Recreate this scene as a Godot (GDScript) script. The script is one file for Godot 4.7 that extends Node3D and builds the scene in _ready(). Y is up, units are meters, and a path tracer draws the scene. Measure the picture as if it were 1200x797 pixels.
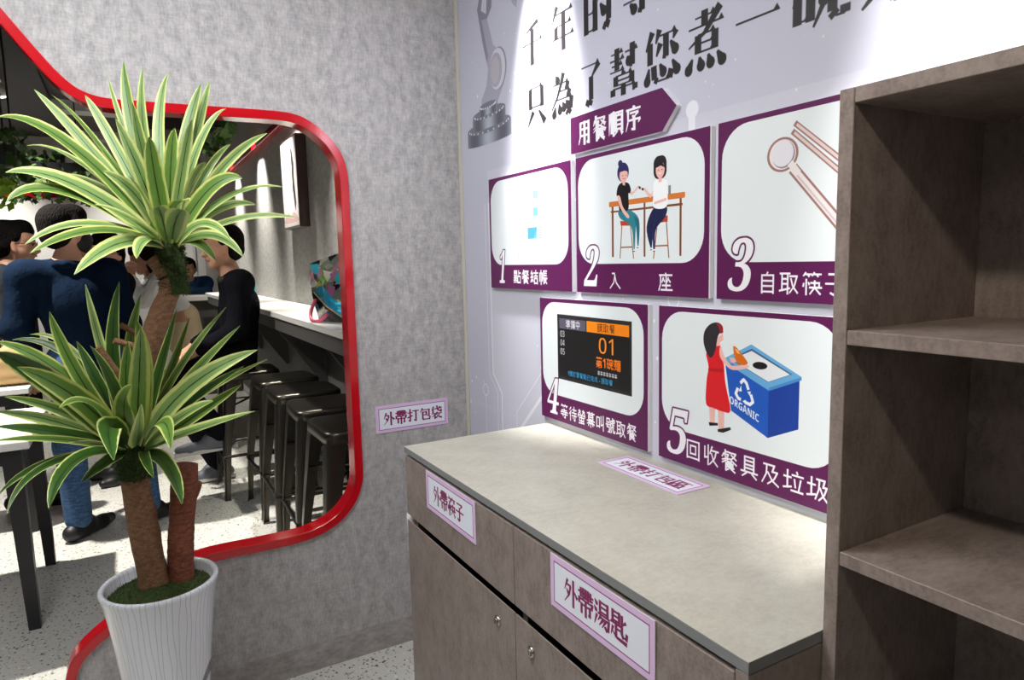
extends Node3D
# A self-service corner in a noodle restaurant: printed wall, step posters, cabinet, shelf, a red-rimmed opening to the dining room.

const CEIL := 2.45
const CEIL_B := 3.0
const FAR := -8.35
const RIGHT := 4.3
const BACK := 4.6

func _ready():
	# ---------- camera
	var cam := Camera3D.new()
	cam.name = "camera"
	add_child(cam)
	cam.transform = Transform3D(Basis(Vector3(0.495231, -0.023154, -0.868453), Vector3(-0.089862, 0.992917, -0.077716), Vector3(0.864101, 0.116528, 0.489643)), Vector3(2.14081, 1.31551, 1.02084))
	cam.fov = 53.18
	cam.near = 0.02
	cam.current = true
	# ---------- surroundings and exposure
	var env := Environment.new()
	env.background_mode = Environment.BG_COLOR
	env.background_color = Color(0, 0, 0)
	env.tonemap_mode = Environment.TONE_MAPPER_LINEAR
	env.tonemap_exposure = 1.0
	env.sdfgi_enabled = true
	env.ssao_enabled = true
	env.ssil_enabled = true
	var we := WorldEnvironment.new()
	we.name = "environment"
	we.environment = env
	add_child(we)
	make_materials()
	lights()
	structure()
	mural()
	posters()
	signs()
	cabinet()
	shelf()
	plant()
	bar_side()
	people()
	dining()

# ================= lights
func lights():
	# ceiling spots that wash the printed wall
	track_spot(Vector3(0.53, 2.36, 0.16), Vector3(0.53, 1.82, 0.0), 7.0, 19, Color(1.0, 0.99, 0.99), CEIL, "white ceiling spotlight washing the printed wall beside the corner")
	track_spot(Vector3(1.76, 2.36, 0.18), Vector3(1.75, 1.88, 0.0), 9.0, 26, Color(1.0, 0.99, 0.99), CEIL, "white ceiling spotlight washing the printed wall above the shelf unit")
	# wide spot over the aisle that lights the papered partition
	track_spot(Vector3(1.05, 2.36, 0.95), Vector3(0.5, 1.3, 0.75), 1.15, 78, Color(0.98, 0.98, 1.0), CEIL, "white wide ceiling spotlight over the aisle facing the papered wall", 0.10)
	# the low spot in front of the counter that throws the slanting shade into the shelf
	track_spot(Vector3(1.95, 2.02, 1.03), Vector3(1.50, 0.95, 0.20), 0.47, 55, Color(1.0, 0.94, 0.86), CEIL, "white drop spotlight hanging in front of the open shelf unit")
	# unseen fill panels added to brighten the near room
	panel(Vector3(0.95, CEIL, 1.60), 0.6, 0.6, 2.1, "added fill light panel over the potted plant and the cabinet")
	panel(Vector3(3.0, CEIL, 3.3), 0.6, 0.6, 0.9, "added fill light panel at the back of the serving corner")
	# dining room: spots along the bar wall
	for i in 4:
		var x: float = [-1.25, -2.4, -3.65, -4.9][i]
		track_spot(Vector3(x, 2.48, 0.17), Vector3(x, 1.40, 0.0), [6.0, 6.5, 6.5, 6.5][i], 32, Color(1.0, 0.98, 0.94), CEIL_B, ["white ceiling spotlight over the bar with the shiny bag", "white ceiling spotlight above the framed picture", "white ceiling spotlight above the bar behind the seated man", "white ceiling spotlight over the far end of the bar"][i])
	# spots on the end wall and over the floor
	track_spot(Vector3(-7.3, 2.7, 0.9), Vector3(-8.3, 1.5, 0.9), 2.6, 40, Color(1, 0.98, 0.95), CEIL_B, "white ceiling spotlight washing the white end wall by the woman in white")
	track_spot(Vector3(-7.3, 2.7, 2.3), Vector3(-8.3, 1.5, 2.3), 3.6, 40, Color(1, 0.98, 0.95), CEIL_B, "white ceiling spotlight washing the white end wall behind the man in glasses")
	track_spot(Vector3(-1.65, 2.7, 1.95), Vector3(-1.5, 0.0, 1.3), 16.0, 42, Color(1, 0.98, 0.95), CEIL_B, "white ceiling spotlight over the dining tables and the man in jeans")
	track_spot(Vector3(-5.2, 2.8, 1.8), Vector3(-5.0, 0.0, 1.2), 5.0, 45, Color(1, 0.98, 0.95), CEIL_B, "white ceiling spotlight over the middle of the dining room floor")

func track_spot(at: Vector3, aim: Vector3, energy: float, half: float, col: Color, top: float, label: String, soft := 0.03):
	var t := Node3D.new()
	t.name = numbered("spotlight")
	add_child(t)
	t.position = at
	meta(t, label, "spotlight", "ceiling spotlights")
	var d := (aim - at).normalized()
	var st := tool()
	tube(st, [Vector3(0, 0.02, 0) - d * 0.03, Vector3(0, maxf(top - at.y, 0.03), 0)], [0.008, 0.008], 8)
	obj("stem", st, M.white_paint, t)
	st = tool()
	tube(st, [-d * 0.11, -d * 0.105, d * 0.0, d * 0.002], [0.02, 0.038, 0.04, 0.034], 20)
	obj("spot_head", st, M.white_paint, t)
	st = tool()
	tube(st, [d * 0.0021, d * 0.005], [0.033, 0.033], 20)
	obj("lamp_lens", st, M.lamp_glow, t)
	var l := SpotLight3D.new()
	l.name = "spot_light"
	l.light_color = col
	l.light_energy = energy
	l.light_size = soft
	l.spot_range = 14
	l.spot_attenuation = 2
	l.spot_angle = half
	l.spot_angle_attenuation = 1.0
	l.shadow_enabled = true
	add_child(l)
	l.look_at_from_position(at + d * 0.012, aim + Vector3(0.0003, 0, 0.0002), Vector3(0.3, 0, 0.95).normalized())

func panel(at: Vector3, w: float, h: float, energy: float, label: String):
	var t := Node3D.new()
	t.name = numbered("fill_light_panel")
	add_child(t)
	t.position = at
	meta(t, label, "ceiling light", "added fill light panels")
	var st := tool()
	bx(st, Vector3(-w / 2 - 0.015, -0.018, -h / 2 - 0.015), Vector3(w / 2 + 0.015, -0.001, h / 2 + 0.015), 0.003)
	obj("frame", st, M.white_paint, t)
	st = tool()
	bx(st, Vector3(-w / 2, -0.0215, -h / 2), Vector3(w / 2, -0.0185, h / 2), 0.0)
	obj("light_diffuser", st, M.lamp_glow, t)
	var l := AreaLight3D.new()
	l.name = "panel_light"
	l.area_size = Vector2(w, h)
	l.light_energy = energy
	l.light_color = Color(0.97, 0.98, 1.0)
	l.area_range = 14
	l.area_attenuation = 2
	l.shadow_enabled = true
	add_child(l)
	l.look_at_from_position(at + Vector3(0, -0.026, 0), at + Vector3(0, -1, 0.0001), Vector3(0, 0, 1))

# ================= helpers: nodes
var M := {}
var used := {}
var rng := RandomNumberGenerator.new()

func numbered(n: String) -> String:
	if not used.has(n):
		used[n] = 0
		return n
	used[n] += 1
	return "%s_%03d" % [n, used[n]]

func meta(o: Node, label: String, category: String, group := ""):
	o.set_meta("label", label)
	o.set_meta("category", category)
	if group:
		o.set_meta("group", group)

func thing(called: String, label: String, category: String, at := Vector3.ZERO, turn := 0.0, group := "") -> Node3D:
	var o := Node3D.new()
	o.name = numbered(called)
	add_child(o)
	o.position = at
	o.rotation.y = turn
	meta(o, label, category, group)
	return o

func obj(called: String, st: SurfaceTool, m: Material, parent: Node = null) -> MeshInstance3D:
	st.generate_normals()
	return inst(called, st.commit(), m, parent)

func inst(called: String, mesh: Mesh, m: Material, parent: Node = null) -> MeshInstance3D:
	var o := MeshInstance3D.new()
	o.name = called if parent else numbered(called)
	o.mesh = mesh
	o.material_override = m
	if parent:
		parent.add_child(o, true)
	else:
		add_child(o)
	return o

func struct(called: String, st: SurfaceTool, m: Material, parent: Node = null) -> MeshInstance3D:
	var o := obj(called, st, m, parent)
	o.set_meta("kind", "structure")
	return o

# ================= helpers: shapes
func tool() -> SurfaceTool:
	var st := SurfaceTool.new()
	st.begin(Mesh.PRIMITIVE_TRIANGLES)
	st.set_smooth_group(-1)
	return st

func tri(st: SurfaceTool, a: Vector3, b: Vector3, c: Vector3, out: Vector3):
	if (c - a).cross(b - a).dot(out) < 0:
		st.add_vertex(a); st.add_vertex(c); st.add_vertex(b)
	else:
		st.add_vertex(a); st.add_vertex(b); st.add_vertex(c)

func quad(st: SurfaceTool, a: Vector3, b: Vector3, c: Vector3, d: Vector3, out: Vector3):
	tri(st, a, b, c, out)
	tri(st, a, c, d, out)

# a box with chamfered edges
func bx(st: SurfaceTool, lo: Vector3, hi: Vector3, r := 0.002):
	st.set_smooth_group(-1)
	var c := (lo + hi) / 2
	var h := (hi - lo) / 2
	r = minf(r, minf(h.x, minf(h.y, h.z)) * 0.9)
	var P = func(s: Vector3, ax: int) -> Vector3:
		var q := Vector3(h.x - r, h.y - r, h.z - r)
		q[ax] = h[ax]
		return c + q * s
	for ax in 3:
		var u := (ax + 1) % 3
		var v := (ax + 2) % 3
		for s in [-1.0, 1.0]:
			var k := []
			for w in [[-1, -1], [1, -1], [1, 1], [-1, 1]]:
				var g := Vector3.ZERO
				g[ax] = s; g[u] = w[0]; g[v] = w[1]
				k.append(P.call(g, ax))
			var n := Vector3.ZERO
			n[ax] = s
			quad(st, k[0], k[1], k[2], k[3], n)
	if r <= 0.00001:
		return
	for ax in 3:
		var u := (ax + 1) % 3
		var v := (ax + 2) % 3
		for s in [-1.0, 1.0]:
			for t in [-1.0, 1.0]:
				var g0 := Vector3.ZERO
				var g1 := Vector3.ZERO
				g0[ax] = -1; g0[u] = s; g0[v] = t
				g1[ax] = 1; g1[u] = s; g1[v] = t
				var n := Vector3.ZERO
				n[u] = s; n[v] = t
				quad(st, P.call(g0, u), P.call(g1, u), P.call(g1, v), P.call(g0, v), n)
	for i in 8:
		var g := Vector3(-1.0 if i & 1 else 1.0, -1.0 if i & 2 else 1.0, -1.0 if i & 4 else 1.0)
		tri(st, P.call(g, 0), P.call(g, 1), P.call(g, 2), g)

func frame_of(d: Vector3) -> Array:
	var u := d.cross(Vector3.UP if absf(d.y) < 0.9 else Vector3.RIGHT).normalized()
	return [u, u.cross(d).normalized()]

# a round tube through points, closed at both ends
func tube(st: SurfaceTool, pts: Array, radii: Array, seg := 10, cap := true):
	var rings := []
	var fr := frame_of((pts[1] - pts[0]).normalized())
	var u: Vector3 = fr[0]
	for i in pts.size():
		var d: Vector3 = ((pts[mini(i + 1, pts.size() - 1)] - pts[i]).normalized() + (pts[i] - pts[maxi(i - 1, 0)]).normalized()).normalized()
		u = (u - d * u.dot(d)).normalized()
		var v := d.cross(u)
		var ring := []
		for k in seg:
			var a := TAU * k / seg
			ring.append(pts[i] + (u * cos(a) + v * sin(a)) * radii[i])
		rings.append(ring)
	st.set_smooth_group(1)
	for i in pts.size() - 1:
		for k in seg:
			var k2 := (k + 1) % seg
			var mid: Vector3 = (rings[i][k] + rings[i + 1][k2] + rings[i][k2] + rings[i + 1][k]) / 4 - (pts[i] + pts[i + 1]) / 2
			if absf(radii[i + 1] - radii[i]) > pts[i].distance_to(pts[i + 1]) * 1.5:
				mid = (pts[i + 1] - pts[i]) * signf(radii[i] - radii[i + 1]) + mid * 0.2
			quad(st, rings[i][k], rings[i][k2], rings[i + 1][k2], rings[i + 1][k], mid)
	st.set_smooth_group(-1)
	if cap:
		var d0: Vector3 = pts[0] - pts[1]
		var d1: Vector3 = pts[-1] - pts[-2]
		for k in seg:
			var k2 := (k + 1) % seg
			tri(st, pts[0], rings[0][k], rings[0][k2], d0)
			tri(st, pts[-1], rings[-1][k], rings[-1][k2], d1)

# revolve a profile of (radius, height) about the y axis, with texture coordinates
func lathe(st: SurfaceTool, prof: Array, seg := 48, centre := Vector3.ZERO):
	st.set_smooth_group(1)
	var ln := [0.0]
	for i in range(1, prof.size()):
		ln.append(ln[-1] + prof[i].distance_to(prof[i - 1]))
	for i in prof.size() - 1:
		for k in seg:
			var q := []
			for w in [[i, k], [i, k + 1], [i + 1, k + 1], [i + 1, k]]:
				var a: float = TAU * w[1] / seg
				var p: Vector2 = prof[w[0]]
				q.append([centre + Vector3(cos(a) * p.x, p.y, sin(a) * p.x), Vector2(float(w[1]) / seg, ln[w[0]] / ln[-1])])
			var e: Vector2 = prof[i + 1] - prof[i]
			var a2: float = TAU * (k + 0.5) / seg
			var n := Vector3(cos(a2) * e.y, -e.x, sin(a2) * e.y)
			for t in [[0, 1, 2], [0, 2, 3]]:
				var o: Array = t
				if (q[t[2]][0] - q[t[0]][0]).cross(q[t[1]][0] - q[t[0]][0]).dot(n) < 0:
					o = [t[0], t[2], t[1]]
				for j in o:
					st.set_uv(q[j][1])
					st.add_vertex(q[j][0])
	st.set_smooth_group(-1)

# extrude a flat outline (x, y) by depth along z
func prism(st: SurfaceTool, poly: PackedVector2Array, z0: float, z1: float, basis := Transform3D()):
	var ids := Geometry2D.triangulate_polygon(poly)
	var c := Vector2.ZERO
	for p in poly:
		c += p / poly.size()
	for i in range(0, ids.size(), 3):
		for z in [z0, z1]:
			tri(st, basis * Vector3(poly[ids[i]].x, poly[ids[i]].y, z), basis * Vector3(poly[ids[i + 1]].x, poly[ids[i + 1]].y, z), basis * Vector3(poly[ids[i + 2]].x, poly[ids[i + 2]].y, z), basis.basis * Vector3(0, 0, z - (z0 + z1) / 2))
	var turn := -1.0 if Geometry2D.is_polygon_clockwise(poly) else 1.0
	for i in poly.size():
		var a := poly[i]
		var b := poly[(i + 1) % poly.size()]
		var n := Vector3((b - a).y, -(b - a).x, 0) * turn
		quad(st, basis * Vector3(a.x, a.y, z0), basis * Vector3(b.x, b.y, z0), basis * Vector3(b.x, b.y, z1), basis * Vector3(a.x, a.y, z1), basis.basis * n)

# a sheet with texture coordinates: corners as seen from its front, top left, top right, bottom right, bottom left
func sheet(a: Vector3, b: Vector3, c: Vector3, d: Vector3) -> ArrayMesh:
	var st := SurfaceTool.new()
	st.begin(Mesh.PRIMITIVE_TRIANGLES)
	var n := (b - a).cross(d - a).normalized() * -1.0
	var p := [a, b, c, d]
	var t := [Vector2(0, 0), Vector2(1, 0), Vector2(1, 1), Vector2(0, 1)]
	for i in [0, 1, 2, 0, 2, 3]:
		st.set_normal(n)
		st.set_uv(t[i])
		st.add_vertex(p[i])
	return st.commit()

func smooth(pts: Array, n: int) -> Array:
	var r := []
	for i in pts.size() - 1:
		var p0 = pts[maxi(i - 1, 0)]
		var p3 = pts[mini(i + 2, pts.size() - 1)]
		for k in n:
			r.append(pts[i].cubic_interpolate(pts[i + 1], p0, p3, float(k) / n))
	r.append(pts[-1])
	return r

# ================= helpers: print (flat pictures computed on an Image)
class Print:
	var img: Image
	var k: float
	var wide: int
	var high: int
	func _init(w: float, h: float, px: float, back: Color):
		k = px * 2.0
		wide = int(w * px) * 2
		high = int(h * px) * 2
		img = Image.create(wide, high, false, Image.FORMAT_RGB8)
		img.fill(back)
	func poly(pts: PackedVector2Array, c: Color):
		var n := pts.size()
		var lo := INF
		var hi := -INF
		for p in pts:
			lo = minf(lo, p.y * k)
			hi = maxf(hi, p.y * k)
		for y in range(maxi(int(lo), 0), mini(int(hi) + 1, high)):
			var yy := y + 0.5
			var xs := []
			for i in n:
				var a := pts[i] * k
				var b := pts[(i + 1) % n] * k
				if (a.y <= yy) != (b.y <= yy):
					xs.append(a.x + (yy - a.y) / (b.y - a.y) * (b.x - a.x))
			xs.sort()
			for i in range(0, xs.size() - 1, 2):
				var x0 := int(round(xs[i]))
				var x1 := int(round(xs[i + 1]))
				if x1 > x0:
					img.fill_rect(Rect2i(x0, y, x1 - x0, 1), c)
	func flat(nums: Array, c: Color):
		var p := PackedVector2Array()
		for i in range(0, nums.size(), 2):
			p.append(Vector2(nums[i], nums[i + 1]))
		poly(p, c)
	# the same with a rounded outline through the points
	func soft(nums: Array, c: Color):
		var v := []
		for i in range(0, nums.size(), 2):
			v.append(Vector2(nums[i], nums[i + 1]))
		var p := PackedVector2Array()
		var n := v.size()
		for i in n:
			for s in 5:
				p.append(v[i].cubic_interpolate(v[(i + 1) % n], v[(i + n - 1) % n], v[(i + 2) % n], s / 5.0))
		poly(p, c)
	func rect(x: float, y: float, w: float, h: float, c: Color):
		img.fill_rect(Rect2i(int(round(x * k)), int(round(y * k)), maxi(1, int(round(w * k))), maxi(1, int(round(h * k)))), c)
	func oval(c: Vector2, rx: float, ry: float, col: Color, turn := 0.0):
		var p := PackedVector2Array()
		for i in 28:
			p.append(c + Vector2(cos(TAU * i / 28) * rx, sin(TAU * i / 28) * ry).rotated(turn))
		poly(p, col)
	func rounded(x: float, y: float, w: float, h: float, r: float, col: Color):
		var p := PackedVector2Array()
		for q in [[x + w - r, y + r, -PI / 2], [x + w - r, y + h - r, 0.0], [x + r, y + h - r, PI / 2], [x + r, y + r, PI]]:
			for i in 9:
				var a: float = q[2] + PI / 2 * i / 8
				p.append(Vector2(q[0] + cos(a) * r, q[1] + sin(a) * r))
		poly(p, col)
	func line(pts: Array, w: float, col: Color, w2 := -1.0, ends := true):
		var last := w2 if w2 >= 0 else w
		for i in pts.size() - 1:
			var a: Vector2 = pts[i]
			var b: Vector2 = pts[i + 1]
			var wa := lerpf(w, last, float(i) / (pts.size() - 1)) / 2
			var wb := lerpf(w, last, float(i + 1) / (pts.size() - 1)) / 2
			var d := (b - a).normalized()
			var n := d.orthogonal()
			poly(PackedVector2Array([a + n * wa, b + n * wb, b - n * wb, a - n * wa]), col)
			if i > 0 and ends:
				oval(a, wa, wa, col)
	# one printed character made of strokes; style: 0 even, 1 thin levels and thick uprights, 2 heavy
	func glyph(strokes: String, x: float, y: float, w: float, h: float, col: Color, style: int, weight := 0.09):
		for s in strokes.split(";", false):
			var word := s.strip_edges().split(" ", false)
			var flag := ""
			if not word[0].is_valid_float():
				flag = word[0]
				word.remove_at(0)
			var p := []
			for i in range(0, word.size() - 1, 2):
				p.append(Vector2(x + (4 + float(word[i]) * 0.92) / 100 * w, y + (4 + float(word[i + 1]) * 0.92) / 100 * h))
			for i in p.size() - 1:
				var a: Vector2 = p[i]
				var b: Vector2 = p[i + 1]
				var d := (b - a).normalized()
				var up := absf(d.y)
				var wt := weight * w
				if style == 1:
					wt = lerpf(0.032, weight, clampf(up * 1.5, 0, 1)) * w
				elif style == 2:
					wt = lerpf(0.6, 1.0, clampf(up * 1.4, 0, 1)) * weight * w
				var t0 := float(i) / (p.size() - 1)
				var t1 := float(i + 1) / (p.size() - 1)
				var w0 := wt
				var w1 := wt
				if flag == "p":
					w0 = maxf(wt, weight * w * 0.8) * lerpf(1.0, 0.25 if style else 0.8, t0)
					w1 = maxf(wt, weight * w * 0.8) * lerpf(1.0, 0.25 if style else 0.8, t1)
				elif flag == "n":
					w0 = weight * w * lerpf(0.35 if style else 0.9, 1.15 if style else 1.0, t0)
					w1 = weight * w * lerpf(0.35 if style else 0.9, 1.15 if style else 1.0, t1)
				elif flag == "d":
					w0 = weight * w * (0.3 if style else 0.9)
					w1 = weight * w * (1.25 if style else 1.0)
				var n := d.orthogonal()
				var a2 := a - d * (w0 * 0.45 if flag == "" else 0.0)
				var b2 := b + d * (w1 * 0.45 if flag == "" else 0.0)
				if style == 1:
					a2 = a
					b2 = b
				poly(PackedVector2Array([a2 + n * w0 / 2, b2 + n * w1 / 2, b2 - n * w1 / 2, a2 - n * w0 / 2]), col)
				if flag == "d" and style:
					oval(b, w1 / 2, w1 / 2, col)
				if style == 1 and flag == "" and up < 0.15 and absf(b.x - a.x) > 0.2 * w:
					poly(PackedVector2Array([b + Vector2(0.015 * w, 0.012 * h), b + Vector2(-0.13 * w, 0.012 * h), b + Vector2(-0.045 * w, -0.085 * h)]), col)
	# Latin lettering: the outlines of a TextMesh, laid flat into a box
	func latin(mesh: TextMesh, x: float, y: float, w: float, h: float, col: Color, skew := 0.0, rise := 0.0, grow := 0.0):
		var arr: PackedVector3Array = mesh.get_mesh_arrays()[Mesh.ARRAY_VERTEX]
		var idx: PackedInt32Array = mesh.get_mesh_arrays()[Mesh.ARRAY_INDEX]
		var b := AABB(arr[0], Vector3.ZERO)
		for v in arr:
			b = b.expand(v)
		var q := PackedVector2Array()
		for v in arr:
			var fx := (v.x - b.position.x) / b.size.x
			var fy := 1.0 - (v.y - b.position.y) / b.size.y
			q.append(Vector2(x + fx * w + (1.0 - fy) * skew, y + fy * h + fx * rise))
		var offs := [Vector2.ZERO]
		if grow > 0:
			offs = []
			for i in 16:
				offs.append(Vector2.from_angle(TAU * i / 16) * grow)
		for o in offs:
			for i in range(0, idx.size() if idx.size() else q.size(), 3):
				if idx.size():
					poly(PackedVector2Array([q[idx[i]] + o, q[idx[i + 1]] + o, q[idx[i + 2]] + o]), col)
				else:
					poly(PackedVector2Array([q[i] + o, q[i + 1] + o, q[i + 2] + o]), col)
	func texture() -> ImageTexture:
		img.resize(wide / 2, high / 2, Image.INTERPOLATE_BILINEAR)
		img.generate_mipmaps()
		return ImageTexture.create_from_image(img)

func letters(t: String, font: String, bold: bool) -> TextMesh:
	var f := SystemFont.new()
	f.font_names = PackedStringArray([font])
	f.font_weight = 700 if bold else 400
	var m := TextMesh.new()
	m.font = f
	m.text = t
	m.font_size = 64
	m.depth = 0.0
	m.curve_step = 0.6
	return m

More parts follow.
